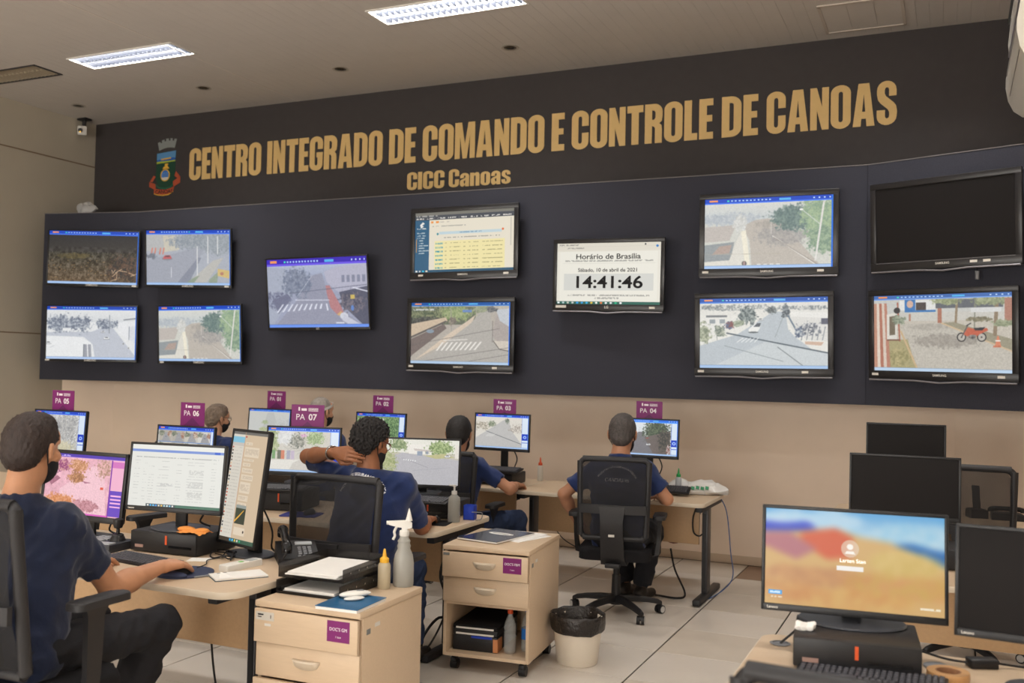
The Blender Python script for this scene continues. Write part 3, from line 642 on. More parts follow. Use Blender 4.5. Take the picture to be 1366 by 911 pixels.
def paint_web():
    s = Im((226, 218, 200)); s.rect(0, 0, 1, .125, (70, 74, 82)); s.rect(0, .0, 1, .05, (120, 118, 110))
    for i in range(9): s.textline(.01 + .11 * i, .09 + .11 * i, .1, .022, (226, 222, 214), .9)
    s.textline(.01, .25, .06, .02, (220, 216, 206)); s.rect(0, .125, .148, .96, (44, 92, 124)); s.poly([(.05, .2), (.08, .155), (.1, .18), (.075, .21), (.09, .23), (.06, .26)], (226, 226, 220)); s.textline(.02, .12, .265, .02, (226, 226, 220), .9)
    for i in range(9): s.textline(.02 + (.02 if i > 2 else 0), .06 + .07 * random.random() + .02, .34 + .042 * i, .018, (206, 214, 214), .8)
    s.rect(.012, .44, .018, .66, (220, 160, 60)); s.rect(.165, .15, .19, .18, (236, 150, 70)); s.rect(.215, .15, .245, .18, (236, 150, 70)); s.textline(.25, .36, .165, .015, (170, 160, 150)); s.textline(.18, .52, .235, .016, (150, 146, 140))
    s.rect(.25, .33, .88, .375, (190, 208, 214)); s.textline(.46, .68, .35, .02, (90, 130, 160)); s.ell(.235, .365, .011, .02, (60, 140, 150)); s.ell(.89, .33, .011, .02, (220, 110, 60))
    s.textline(.3, .86, .43, .016, (120, 116, 110), .6); s.rect(.205, .48, .91, .955, (234, 222, 166))
    for i in range(7):
        y = .51 + .068 * i; s.rect(.215, y, .29, y + .028, (60, 150, 170)); s.textline(.22, .285, y + .014, .03, (234, 222, 166), .7)
        for a, b in ((.31, .33), (.36, .47), (.5, .52), (.54, .57), (.59, .65), (.69, .89)): s.textline(a, b, y + .01, .014, (150, 140, 100), .7)
    s.rect(0, .96, 1, 1, (38, 84, 110))
    for i, c in enumerate(((230, 230, 226), (200, 206, 206), (60, 190, 220), (236, 216, 190))): s.rect(.01 + .035 * i, .965, .03 + .035 * i, .992, c)
    s.rect(.965, .14, .972, .6, (190, 184, 172)); return s
def paint_cross2():
    s = Im((186, 176, 160)); s.poly([(.45, .12), (1, .1), (1, 1), (0, 1), (0, .6)], (178, 168, 156)); s.rect(0, .07, .66, .36, (96, 104, 84)); s.blob(.2, .2, .3, .14, (70, 84, 62), (140, 144, 100)); s.blob(.48, .17, .16, .12, (120, 142, 84), (166, 176, 120)); s.blob(.15, .3, .2, .06, (50, 52, 50), (90, 90, 84))
    s.poly([(0, .35), (.36, .24), (.38, .3), (0, .56)], (206, 180, 150)); s.line((0, .57), (.36, .31), .03, (90, 84, 80)); s.poly([(0, .6), (.34, .35), (.37, .42), (.02, .86), (0, .9)], (112, 96, 92)); s.poly([(.05, .94), (.4, .5), (.58, .3), (.66, .2), (.63, .32), (.3, .72)], (214, 192, 168)); s.ell(.2, .47, .04, .03, (130, 150, 170))
    s.poly([(.3, .75), (.62, .33), (.72, .12), (.8, .12), (.84, .55), (.86, .65), (1, .78), (1, 1), (0, 1), (.15, .9)], (174, 168, 160)); s.poly([(.86, .2), (1, .12), (1, .74), (.88, .62), (.83, .55)], (168, 156, 150)); s.poly([(.86, .12), (1, .1), (1, .4), (.9, .3)], (190, 196, 204)); s.poly([(.84, .62), (.9, .74), (1, .77), (1, .62)], (206, 194, 178)); s.blob(.72, .1, .08, .06, (130, 140, 110), (160, 166, 130)); s.blob(.82, .12, .05, .05, (80, 84, 90), (120, 120, 120))
    s.line((.62, .12), (.62, .2), .012, (120, 120, 120)); s.rect(.53, .12, .62, .16, (90, 130, 200)); s.line((.41, .1), (.42, .46), .012, (150, 144, 136)); s.blob(.43, .3, .04, .06, (110, 100, 92), (150, 140, 120))
    for i in range(9): x = .26 + .048 * i; s.poly([(x + .065, .65 - .002 * i), (x + .085, .65 - .002 * i), (x + .02, .79 - .003 * i), (x, .79 - .003 * i)], (232, 226, 218))
    s.line((.34, .62), (.58, .6), .014, (226, 220, 212)); s.line((.83, .3), (.83, .64), .012, (120, 112, 108)); s.line((.84, .62), (.9, .75), .01, (70, 64, 62)); s.line((.9, .75), (1, .78), .01, (70, 64, 62))
    for (a, b) in (((.1, .97), (1, .72)), ((0, .7), (.9, .42)), ((.6, .95), (1, .83))): s.line(a, b, .006, (96, 90, 90))
    s.textline(.02, .25, .115, .03, (226, 226, 226), .8)
    return s.blur(1).grain(8, 3).ui((20, 84, 160), .06, foot=(176, 200, 226))
def paint_clock():
    s = Im((226, 222, 210)); s.rect(0, 0, 1, .13, (218, 212, 198)); s.rect(0, .055, 1, .06, (200, 194, 182)); s.textline(.02, .22, .03, .02, (120, 116, 110)); s.textline(.1, .27, .08, .022, (130, 126, 120)); s.rect(0, .955, 1, 1, (22, 92, 80)); s.ell(.965, .06, .012, .02, (40, 120, 190)); s.ell(.855, .03, .008, .014, (60, 60, 60))
    s.rect(.03, .14, .97, .95, (230, 227, 216)); s.rect(.07, .5, .935, .775, (208, 208, 202)); s.rect(.06, .33, .95, .333, (200, 196, 186))
    s.textline(.08, .93, .29, .026, (150, 148, 142), .75); s.textline(.1, .9, .855, .026, (150, 148, 142), .75); s.textline(.37, .61, .9, .026, (150, 148, 142), .75)
    for i, c in enumerate(((235, 235, 235), (180, 200, 200), (190, 190, 180), (200, 200, 196), (40, 150, 220), (40, 150, 220), (50, 170, 220), (230, 190, 60), (236, 236, 226), (230, 120, 60), (236, 236, 236), (225, 225, 225), (30, 180, 130), (235, 235, 235))): s.ell(.02 + .047 * i, .977, .012, .016, c)
    return s
def paint_bw2():
    s = Im((226, 224, 216)); s.rect(0, .07, 1, .24, (222, 220, 212)); s.blob(.25, .13, .3, .04, (120, 128, 130), (214, 214, 208), .8); s.blob(.85, .15, .2, .03, (110, 120, 126), (206, 206, 200), .8)
    s.poly([(.0, .68), (.3, .52), (.5, .3), (.58, .2), (.68, .2), (.7, .45), (.75, .55), (1, .9), (1, 1), (0, 1)], (176, 186, 194)); s.poly([(.1, .98), (.55, .6), (1, .78), (1, 1)], (192, 200, 204)); s.rect(.05, .26, .2, .46, (226, 224, 218)); s.rect(.05, .24, .22, .27, (110, 116, 120))
    for x in (.08, .16): s.rect(x, .3, x + .045, .36, (140, 150, 156))
    s.blob(.38, .25, .07, .12, (60, 76, 80), (150, 162, 158), .7); s.blob(.57, .17, .05, .05, (70, 80, 84), (150, 160, 160)); s.blob(.68, .2, .03, .09, (50, 62, 74), (130, 140, 146)); s.blob(.03, .5, .06, .14, (110, 122, 96), (186, 190, 160), .7); s.blob(.16, .47, .05, .08, (92, 108, 96), (180, 184, 164), .7); s.blob(.31, .36, .05, .05, (120, 136, 110), (190, 194, 170)); s.blob(.24, .39, .04, .05, (130, 70, 70), (70, 90, 130), .8)
    s.poly([(.68, .28), (1, .26), (1, .62), (.86, .6), (.75, .5)], (216, 214, 208)); s.poly([(.72, .2), (1, .22), (1, .3), (.72, .27)], (230, 228, 222))
    s.line((.7, .26), (.78, .52), .022, (90, 110, 130)); s.blob(.86, .45, .1, .08, (80, 88, 104), (220, 218, 214), .9); s.blob(.78, .5, .03, .08, (50, 70, 104), (200, 204, 206), .9); s.rect(.95, .3, 1, .38, (70, 74, 96)); s.poly([(.83, .62), (.97, .63), (.95, .68), (.83, .66)], (206, 166, 140))
    s.poly([(.39, .45), (.45, .36), (.49, .36), (.48, .44), (.46, .49), (.4, .49)], (232, 232, 228)); s.poly([(.43, .41), (.46, .36), (.49, .36), (.48, .41)], (70, 80, 92)); s.ell(.43, .49, .04, .012, (80, 90, 96)); s.car(.485, .31, .03, (230, 230, 226))
    s.line((.22, .5), (1, .78), .02, (72, 88, 100)); s.line((.2, .68), (.66, .9), .008, (120, 132, 140)); s.line((.62, .7), (.82, .97), .012, (110, 120, 126)); s.line((.6, .56), (.66, .28), .006, (120, 130, 136)); s.line((.135, .45), (.14, .6), .008, (120, 126, 120))
    for i in range(5): s.line((.3 + .035 * i, .63), (.35 + .03 * i, .57), .01, (232, 234, 234))
    for i in range(5): s.line((.82 + .04 * i, .42), (.8 + .04 * i, .6), .012, (70, 80, 96), .6)
    return s.grain(6, 3).blur(1).ui((20, 80, 170), .07, foot=(160, 190, 226), edge=False)
def paint_moto():
    s = Im((196, 186, 170)); s.rect(0, .06, 1, .3, (196, 196, 190)); s.rect(.2, .07, .47, .2, (224, 224, 220)); s.rect(.24, .06, .32, .22, (44, 112, 190)); s.rect(.325, .1, .4, .2, (72, 62, 60)); s.rect(.24, .2, .47, .225, (44, 112, 190)); s.ell(.28, .12, .025, .05, (214, 170, 150)); s.rect(.47, .07, .94, .18, (92, 96, 104)); s.rect(.2, .23, 1, .34, (200, 196, 186))
    s.poly([(.22, .38), (.52, .37), (1, .72), (1, 1), (.33, 1), (.27, .7)], (190, 182, 168)); s.blob(.42, .42, .16, .04, (156, 148, 136), (176, 168, 156), .6, .7); s.blob(.55, .6, .24, .09, (140, 132, 122), (160, 150, 138), .6, .8); s.grain(9, 4, .4)
    s.poly([(.52, .37), (.6, .36), (1, .58), (1, .74), (.62, .46)], (150, 142, 116)); s.line((.51, .37), (1, .73), .02, (206, 176, 136)); s.poly([(.0, .98), (.1, .6), (.26, .58), (.33, 1), (0, 1)], (168, 156, 106)); s.blob(.2, .82, .09, .12, (140, 132, 80), (190, 172, 116), .6, .8); s.line((.21, .48), (.34, 1), .025, (206, 172, 124))
    for i, c in enumerate(((196, 132, 104), (226, 206, 186), (180, 104, 80), (216, 196, 178), (190, 120, 96))): s.poly([(.02 * i, .1), (.02 * i + .02, .1), (.025 * i + .028, 1), (.025 * i, 1)], c)
    s.poly([(.1, .25), (.18, .22), (.18, .58), (.1, .6)], (220, 214, 202)); s.poly([(.12, .28), (.165, .27), (.165, .52), (.12, .53)], (110, 96, 76)); s.line((.185, .1), (.2, .6), .02, (176, 92, 70)); s.rect(.1, .58, .2, .6, (120, 76, 60))
    s.line((.625, .08), (.615, .36), .03, (146, 124, 96)); s.line((.9, .08), (.885, .52), .045, (140, 118, 92)); s.line((.75, .08), (.745, .46), .016, (128, 128, 112)); s.rect(.485, .18, .515, .37, (178, 108, 84)); s.rect(.27, .25, .285, .34, (180, 120, 96)); s.blob(.78, .33, .08, .03, (110, 104, 80), (150, 140, 110)); s.blob(.2, .33, .05, .06, (110, 122, 100), (160, 168, 140)); s.blob(.55, .09, .1, .05, (130, 140, 100), (170, 176, 130)); s.blob(.85, .1, .12, .06, (126, 136, 100), (170, 176, 130))
    s.rect(.95, .07, 1, .36, (178, 116, 96)); s.blob(.94, .38, .07, .04, (120, 130, 96), (160, 166, 130)); s.rect(.72, .18, .93, .24, (214, 214, 212)); s.ell(.18, .2, .025, .04, (50, 46, 48))
    for x in (.655, .795): s.ell(x, .555, .032, .058, (36, 34, 36)); s.ell(x, .555, .025, .045, (186, 178, 166)); s.ell(x, .555, .006, .01, (60, 60, 60))
    s.poly([(.67, .52), (.7, .43), (.76, .46), (.83, .44), (.84, .47), (.78, .52), (.74, .57), (.71, .56)], (206, 84, 56)); s.poly([(.74, .44), (.82, .43), (.8, .47), (.75, .47)], (44, 44, 50)); s.line((.66, .54), (.7, .4), .014, (90, 80, 80)); s.blob(.73, .55, .03, .03, (70, 66, 66), (140, 136, 130)); s.line((.69, .41), (.72, .38), .012, (50, 50, 54))
    s.poly([(.885, .66), (.9, .54), (.91, .54), (.925, .66)], (226, 122, 84)); s.line((.89, .6), (.918, .6), .015, (240, 236, 230)); s.poly([(.875, .66), (.925, .66), (.925, .68), (.87, .68)], (206, 104, 70))
    return s.blur(1).grain(5, 3).ui((72, 110, 176), .06, foot=(186, 208, 230), edge=False)
def paint_forest():
    s = Im((190, 190, 190)); s.grain(46, 4); s.grain(26, 9); s.blob(.2, .3, .14, .4, (170, 176, 196), (214, 216, 224), .8, .7)
    for x in (.3, .45, .55, .63, .72): s.line((x, .1), (x + random.uniform(-.03, .03), .95), .03, (224, 218, 208), .6); s.blob(x + .04, .4, .06, .3, (120, 120, 124), (190, 188, 184), .9, .6)
    s.blob(.4, .9, .4, .2, (196, 186, 130), (220, 206, 160), .6, .7); return s.ui((16, 66, 196), .08, side=.88)
def paint_multi():
    s = Im((200, 196, 186))
    for r in range(3):
        for c in range(4):
            x, y = .02 + c * .235, .09 + r * .29; s.rect(x, y, x + .23, y + .275, random.choice(((196, 190, 176), (176, 168, 156), (210, 206, 198), (186, 160, 140))))
            s.poly([(x + .05, y + .27), (x + .1, y + .05), (x + .14, y + .05), (x + .21, y + .27)], (150, 150, 156)); s.blob(x + .04, y + .08, .05, .06, (90, 104, 84), (150, 150, 130)); s.blob(x + .19, y + .1, .04, .07, (150, 90, 70), (206, 190, 170)); s.car(x + .12, y + .16, .02, random.choice(((230, 230, 230), (60, 60, 70), (90, 100, 150))))
    for r in range(4): s.rect(0, .075 + r * .29, 1, .09 + r * .29, (40, 110, 210))
    return s.grain(8, 3).ui((16, 66, 196), .08, side=.95)
def paint_market():
    s = Im((206, 200, 188)); s.blob(.06, .3, .09, .35, (130, 150, 90), (190, 196, 140), .7); s.blob(.25, .22, .14, .16, (206, 206, 206), (226, 226, 224), .5); s.blob(.42, .3, .1, .16, (96, 100, 90), (180, 176, 160), .8); s.blob(.66, .22, .13, .16, (122, 150, 90), (180, 200, 140), .7); s.blob(.5, .17, .04, .04, (190, 120, 170), (220, 170, 200))
    for i in range(10): s.line((.2 + random.random() * .4, .2 + random.random() * .3), (.2 + random.random() * .4, .3 + random.random() * .4), .008, (150, 146, 140), .7)
    for x, c in ((.06, (90, 150, 80)), (.14, (70, 80, 60)), (.19, (220, 100, 60)), (.27, (150, 150, 180)), (.33, (190, 170, 200))): s.rect(x, .52, x + .05, .72, c, .85)
    s.poly([(.0, .75), (.45, .72), (.36, 1), (0, 1)], (226, 222, 212)); s.poly([(.36, .8), (.6, .6), (.85, .6), (.85, 1), (.3, 1)], (206, 200, 190)); s.line((.05, .98), (.06, .6), .02, (230, 226, 220))
    return s.grain(9, 3).blur(1).ui((16, 80, 200), .075, side=.88)
def paint_fog():
    s = Im((196, 198, 194)); s.poly([(.3, .9), (.45, .1), (.6, .1), (.8, .95)], (184, 186, 184)); s.blob(.4, .45, .08, .07, (150, 170, 120), (180, 190, 150)); s.blob(.38, .7, .1, .08, (160, 176, 110), (186, 190, 150)); s.blob(.85, .6, .2, .3, (176, 180, 180), (200, 202, 202)); return s.blur(3).ui((20, 90, 200), .07)
def paint_green():
    s = Im((120, 150, 96)); s.blob(.3, .4, .4, .5, (76, 116, 60), (170, 200, 130), .8); s.blob(.75, .4, .3, .5, (50, 90, 50), (130, 170, 100), .8); s.line((.55, .15), (.6, .9), .04, (214, 214, 206)); s.line((.42, .2), (.46, .95), .02, (190, 200, 190)); s.blob(.6, .75, .06, .12, (206, 140, 110), (220, 190, 160)); return s.grain(12, 4).ui((16, 66, 196), .08, side=.89)
def paint_road3():
    s = Im((222, 216, 204)); s.poly([(0, .72), (.4, .3), (.52, .16), (.62, .16), (.7, .5), (.95, 1), (0, 1)], (188, 186, 184)); s.blob(.12, .35, .14, .12, (150, 140, 120), (226, 216, 200), .9); s.blob(.3, .28, .07, .09, (96, 112, 84), (170, 176, 150)); s.blob(.6, .18, .04, .07, (70, 86, 72), (150, 156, 140)); s.blob(.82, .4, .16, .12, (150, 136, 124), (230, 222, 210), .9); s.line((.2, .5), (1, .92), .016, (84, 90, 96)); s.car(.36, .4, .03, (236, 236, 232))
    for i in range(5): s.line((.2 + .03 * i, .66), (.25 + .03 * i, .58), .01, (234, 232, 228))
    return s.grain(8, 3).ui((16, 66, 196), .075, side=.88)
def paint_ave():
    s = Im((216, 222, 228)); s.poly([(.02, 1), (.35, .35), (.42, .35), (.7, 1)], (104, 102, 110)); s.blob(.66, .35, .22, .32, (40, 56, 42), (90, 106, 74), .6); s.poly([(.45, .5), (.88, .3), (.88, 1), (.62, 1)], (96, 84, 80)); s.blob(.78, .6, .1, .3, (44, 46, 44), (90, 80, 70), .7); s.blob(.12, .42, .16, .1, (150, 150, 146), (206, 204, 200), .8); s.car(.52, .7, .06, (226, 226, 230)); s.car(.5, .52, .035, (196, 70, 60)); s.car(.15, .55, .04, (220, 220, 222)); s.car(.06, .66, .05, (206, 206, 210))
    for i in range(4): s.line((.3 - .02 * i, .55 + .1 * i), (.285 - .025 * i, .6 + .1 * i), .01, (226, 226, 226))
    s.blob(.85, .85, .03, .12, (120, 60, 50), (220, 220, 220)); return s.grain(7, 3).ui((30, 110, 226), .08, side=.9)
def paint_house():
    s = Im((196, 190, 176)); s.rect(0, .0, 1, .3, (226, 224, 214)); s.poly([(0, .45), (.25, .3), (1, .44), (1, 1), (0, 1)], (184, 182, 186)); s.poly([(.3, .12), (.55, .1), (.68, .22), (.66, .34), (.34, .32)], (232, 228, 220)); s.poly([(.4, .2), (.7, .24), (.66, .27), (.42, .25)], (200, 190, 184)); s.rect(.45, .26, .52, .36, (150, 160, 176)); s.rect(.56, .26, .6, .32, (150, 156, 170)); s.blob(.2, .12, .12, .13, (110, 130, 90), (170, 180, 140), .7); s.blob(.76, .18, .16, .16, (110, 132, 84), (176, 190, 140), .7); s.blob(.06, .5, .12, .24, (150, 160, 112), (190, 190, 150), .7); s.poly([(.55, .36), (.8, .3), (.95, .38), (.7, .42)], (190, 186, 140)); s.rect(.95, .1, 1, .4, (226, 220, 210)); s.car(.85, .36, .06, (236, 236, 238))
    s.line((.25, .42), (.6, .62), .012, (150, 148, 156), .7); s.line((.4, .7), (.9, .6), .008, (150, 150, 160), .6)
    for i in range(6): s.rect(.27 + .03 * i, .44 + .005 * i, .285 + .03 * i, .47 + .005 * i, (228, 228, 228))
    return s.blur(1).grain(6, 4)
def paint_pink():
    s = Im((230, 176, 190)); s.grain(14, 18); s.poly([(.2, .6), (.6, .18), (.75, .2), (.82, 1), (.2, 1)], (240, 196, 206)); s.blob(.2, .2, .12, .1, (150, 70, 120), (206, 150, 150), .8); s.blob(.42, .2, .12, .1, (190, 130, 90), (224, 170, 140), .8); s.blob(.4, .38, .1, .1, (160, 110, 80), (206, 150, 110), .7); s.blob(.75, .2, .1, .15, (180, 140, 120), (230, 180, 180), .9); s.blob(.2, .85, .22, .16, (206, 130, 80), (226, 160, 120), .6); s.blob(.55, .85, .16, .1, (180, 120, 130), (206, 150, 160), .6); s.blob(.05, .35, .08, .12, (140, 80, 110), (190, 130, 150), .7); s.poly([(.48, .44), (.6, .46), (.52, .48)], (180, 120, 140)); s.rect(.72, .52, .76, .56, (224, 90, 70)); s.poly([(.05, .48), (.15, .38), (.2, .42), (.08, .55)], (170, 110, 130))
    s.grain(10, 4); s.rect(0, 0, 1, .05, (84, 60, 176)); s.rect(0, .05, 1, .055, (150, 110, 220)); s.rect(.84, .06, 1, .98, (240, 180, 206)); s.rect(.835, .06, .85, 1, (130, 50, 170)); s.rect(.85, .08, 1, .18, (214, 120, 190)); s.rect(.85, .56, 1, .98, (104, 70, 190))
    for i in range(4): s.rect(.86, .63 + .06 * i, .99, .655 + .06 * i, (246, 180, 226))
    s.rect(0, .975, .84, 1, (220, 100, 190)); s.textline(.1, .3, .03, .02, (226, 210, 255), .9); return s
def paint_doc():
    s = Im((222, 222, 216)); s.rect(0, 0, 1, .07, (228, 228, 222)); s.rect(0, .075, 1, .115, (112, 140, 206)); s.rect(.9, .075, .96, .115, (40, 90, 200)); s.textline(.05, .95, .2, .016, (150, 150, 150), .7)
    for r in range(15):
        y = .26 + .045 * r
        for a, b in ((.04, .1), (.14, .18), (.2, .26), (.3, .42), (.5, .56), (.62, .8), (.88, .93)):
            if random.random() < .75: s.textline(a, b, y, .008, (170, 170, 168), .6)
    for y, hh in ((.42, .08), (.62, .1), (.78, .09)): s.textline(.64, .8, y, hh, (190, 190, 186), .6)
    s.textline(.34, .48, .64, .04, (186, 186, 184), .7); s.rect(0, .955, 1, 1, (52, 104, 84)); s.rect(0, .955, .2, 1, (222, 222, 216)); s.rect(.2, .955, .52, 1, (60, 74, 80))
    for i, c in enumerate(((230, 230, 226), (60, 170, 230), (90, 190, 240), (50, 140, 220), (230, 220, 200), (230, 190, 90), (180, 220, 230), (206, 226, 226), (120, 190, 220), (230, 230, 226))): s.rect(.215 + .03 * i, .965, .233 + .03 * i, .993, c)
    return s
def paint_chat():
    s = Im((206, 184, 156), 270, 460); s.rect(0, 0, 1, .025, (110, 108, 104)); s.rect(0, .025, .34, 1, (214, 208, 196)); s.rect(.0, .045, .34, .1, (130, 190, 214)); s.rect(.0, .1, .34, .13, (196, 190, 182)); s.rect(.36, .035, .4, .05, (180, 60, 60)); s.rect(.34, .0, .352, 1, (196, 150, 120))
    for i in range(27):
        s.ell(.03, .145 + .03 * i, .022, .008, random.choice(((190, 90, 70), (110, 84, 70), (60, 60, 66), (220, 190, 150)))); s.textline(.08, .3, .145 + .03 * i, .008, (184, 178, 168), .6)
    y = .09
    for wd, hh in ((.2, .025), (.42, .09), (.3, .02), (.22, .03), (.3, .04), (.34, .05), (.3, .1), (.28, .05), (.26, .06)): s.rect(.38, y, .38 + wd, y + hh, (222, 206, 184)); s.textline(.4, .36 + wd, y + hh / 2, hh * .6, (196, 178, 156), .6); y += hh + .018
    s.rect(.37, .66, .66, .83, (70, 76, 60)); s.rect(.37, .66, .66, .69, (150, 156, 150)); s.line((.37, .81), (.6, .71), .016, (226, 170, 70)); s.poly([(.37, .83), (.62, .7), (.66, .7), (.66, .83)], (58, 64, 52)); s.rect(.38, .86, .7, .93, (222, 206, 184)); s.ell(.66, .895, .02, .012, (60, 50, 46)); s.rect(0, .965, 1, 1, (62, 92, 76)); s.rect(0, .965, .3, 1, (70, 60, 50))
    for i, c in enumerate(((60, 160, 220), (90, 190, 240), (220, 190, 90), (220, 220, 210), (60, 180, 120))): s.rect(.3 + .07 * i, .972, .34 + .07 * i, .992, c)
    return s
def paint_hills():
    s = Im((206, 160, 96)); s.vgrad(0, .34, (90, 160, 210), (214, 222, 224)); s.blob(.3, .1, .3, .1, (206, 220, 228), (170, 206, 226), .5, .8, 60); s.blob(.8, .22, .3, .16, (200, 216, 222), (130, 190, 220), .5, .8, 70)
    s.poly([(0, .14), (.1, .15), (.24, .12), (.3, .18), (.15, .25), (0, .27)], (52, 70, 190)); s.poly([(0, .24), (.18, .22), (.4, .17), (.55, .25), (.7, .28), (.86, .36), (1, .5), (1, 1), (0, 1)], (206, 168, 112)); s.poly([(.72, .3), (.82, .28), (.95, .33), (1, .34), (1, .5), (.86, .38)], (44, 104, 170)); s.poly([(.2, .24), (.4, .17), (.5, .26), (.5, .46), (.36, .5), (.22, .36)], (206, 96, 66)); s.poly([(0, .26), (.14, .24), (.3, .4), (.18, .52), (0, .4)], (176, 112, 120)); s.blob(.8, .5, .2, .14, (196, 170, 90), (220, 196, 130), .3, .7, 50); s.blob(.25, .68, .3, .1, (170, 112, 80), (206, 150, 100), .4, .7, 50); s.blob(.75, .75, .3, .14, (190, 160, 70), (206, 136, 90), .4, .6, 60); s.blob(.45, .9, .5, .1, (214, 176, 106), (200, 140, 84), .4, .7, 60); s.blob(.15, .85, .2, .1, (186, 116, 70), (214, 166, 106), .4, .7, 50)
    s.soft(9, 2); s.ell(.485, .375, .05, .09, (222, 200, 176), .75); s.ell(.485, .355, .018, .03, (246, 240, 230)); s.poly([(.455, .43), (.465, .4), (.505, .4), (.515, .43)], (246, 240, 230)); s.rect(.41, .555, .56, .605, (240, 236, 230)); s.rect(.02, .86, .1, .905, (60, 160, 226)); s.textline(.03, .09, .882, .02, (226, 240, 250), .9); s.textline(.03, .1, .93, .016, (240, 230, 210), .8); s.textline(.87, .98, .93, .02, (246, 240, 220), .8)
    return s
def screen_mat(name, s, strength=1.):
    m = bpy.data.materials.new(name); m.use_nodes = True; nt = m.node_tree; p = nt.nodes['Principled BSDF']
    ti = nt.nodes.new('ShaderNodeTexImage'); ti.image = s.image(name); ti.extension = 'EXTEND'
    p.inputs['Base Color'].default_value = (.01, .01, .01, 1); p.inputs['Roughness'].default_value = .35; p.inputs['Specular IOR Level'].default_value = .3
    nt.links.new(ti.outputs[0], p.inputs['Emission Color']); p.inputs['Emission Strength'].default_value = strength; return m
OFF = mat('screen_off_black', (34, 32, 32), .5, spec=.08)
def screen_obj(w, h, m, parent, mx=None, name='screen'):
    me = bpy.data.meshes.new(name); me.from_pydata([(-w / 2, 0, -h / 2), (w / 2, 0, -h / 2), (w / 2, 0, h / 2), (-w / 2, 0, h / 2)], [], [(0, 1, 2, 3)])
    uv = me.uv_layers.new(name='UVMap')
    for i, c in enumerate(((0, 0), (1, 0), (1, 1), (0, 1))): uv.data[i].uv = c
    if mx is not None: me.transform(mx)
    return link(name, me, m, parent, 0)
# ------------------------------------------------------------------ wall screens
TVB = mat('tv_bezel_plastic', (34, 33, 35), .3, var=.03); TVG = mat('tv_lip_grey', (128, 126, 130), .35, metal=.3)
def panel_y(x):
    if x < -8.2: return 8.0 - (-8.2 - x) * (.235 / 1.17)
    if x > -.6: return 8.0 - (x + .6) * (.45 / 1.27)
    return 8.0
def make_tv(pos, ytr, wh, sm, label, style='old', logo='SAMSUNG', stickers=(), lip=True):
    t = thing('wall_screen', label, 'television', pos, group='screens on the display wall'); t.rotation_mode = 'YXZ'
    t.rotation_euler = (math.radians(ytr[1]), math.radians(ytr[2]), math.radians(ytr[0]))
    w, h = wh
    if style == 'old': ml, mt, mb, dp = .044, .045, .066, .075
    elif style == 'lg': ml, mt, mb, dp = .035, .038, .06, .075
    else: ml, mt, mb, dp = .016, .018, .03, .045
    f = M()
    f.b2((-w / 2 - ml, -.012, h / 2), (w / 2 + ml, .012, h / 2 + mt), bev=.004).b2((-w / 2 - ml, -.012, -h / 2 - mb), (w / 2 + ml, .012, -h / 2), bev=.004)
    for s in (-1, 1): f.b2((s * (w / 2 + ml), -.012, -h / 2 - .002), (s * w / 2, .012, h / 2 + .002), bev=.003)
    obj('bezel', f, TVB, t)
    obj('rear_shell', M().b2((-w / 2 - ml + .006, .004, -h / 2 - mb + .006), (w / 2 + ml - .006, dp * .6, h / 2 + mt - .006), bev=.01).b2((-w * .3, dp * .5, -h * .3), (w * .3, dp, h * .3), bev=.01), BLK, t)
    screen_obj(w, h, sm, t, T(0, -.002, 0))
    # bracket to the wall
    gap = max(.02, (panel_y(pos[0]) - pos[1]) - dp)
    obj('wall_bracket', M().b2((-.12, dp - .01, -.12), (.12, dp + gap + .02, .12), bev=.004), STEEL_D, t)
    if lip and style != 'thin':
        pts = []
        for k in range(13):
            u = -1 + k / 6; pts.append((u * (w / 2 + ml - .01), -.016, -h / 2 - mb - .004 - (.012 * (1 - min(1, abs(u) * 3)) if abs(u) < .34 else 0)))
        obj('lower_lip', M().tube(pts, .007, n=6), TVG, t)
    me = text_me(logo, .022 if style == 'old' else .03, .0004); me.transform(T(0, -.0135, -h / 2 - mb * .42) @ UPRIGHT); link('logo', me, STICKER, t, 0)
    for sx in stickers:
        obj('label_sticker', M().box((sx * w, -.0128, -h / 2 - mb * .42), (.05, .0015, .018)), STICKER, t)
    return t
L_ = lambda nm, fn, **k: screen_mat('screen_' + nm, fn(), **k)
pole = paint_pole(); pole_m = screen_mat('screen_pole', pole.ui(first=0), 1.)
make_tv((-8.58, 7.75, 2.809), (19.97, .11, .64), (1.022, .579), L_('night', paint_night), 'wall screen showing a dark night view of leaf-strewn ground', 'thin', stickers=(.47,))
make_tv((-7.326, 7.85, 2.785), (8.53, 4.63, .73), (1.015, .575), L_('redcar', paint_redcar), 'wall screen showing a hazy street with a red car', 'thin', stickers=(.46,))
make_tv((-8.574, 7.75, 1.984), (17.88, .17, -.22), (1.04, .578), L_('white_street', paint_bw1), 'wall screen showing a washed-out white road with trees and two cars', 'thin', stickers=(-.48,))
make_tv((-7.144, 7.85, 1.984), (2.34, 2.97, -.46), (1.06, .575), pole_m, 'thin-framed wall screen showing a pale road with a lamp post, lower left area', 'thin', stickers=(-.46,))
make_tv((-5.673, 7.85, 2.392), (-.66, 6.27, -.39), (1.193, .679), L_('crossing', paint_cross), 'large tilted wall screen with a purple bar and a zebra crossing', 'thin', logo='LG')
make_tv((-4.066, 7.85, 2.843), (1.5, -.3, -.5), (1.004, .557), L_('web', paint_web), 'wall screen showing a web page with a yellow table and blue side menu', stickers=(-.43, .43))
make_tv((-4.088, 7.85, 1.998), (-2.5, .8, .3), (1.04, .563), L_('crossing_sun', paint_cross2), 'wall screen showing a sunlit sandy street with a zebra crossing', stickers=(-.49, .36))
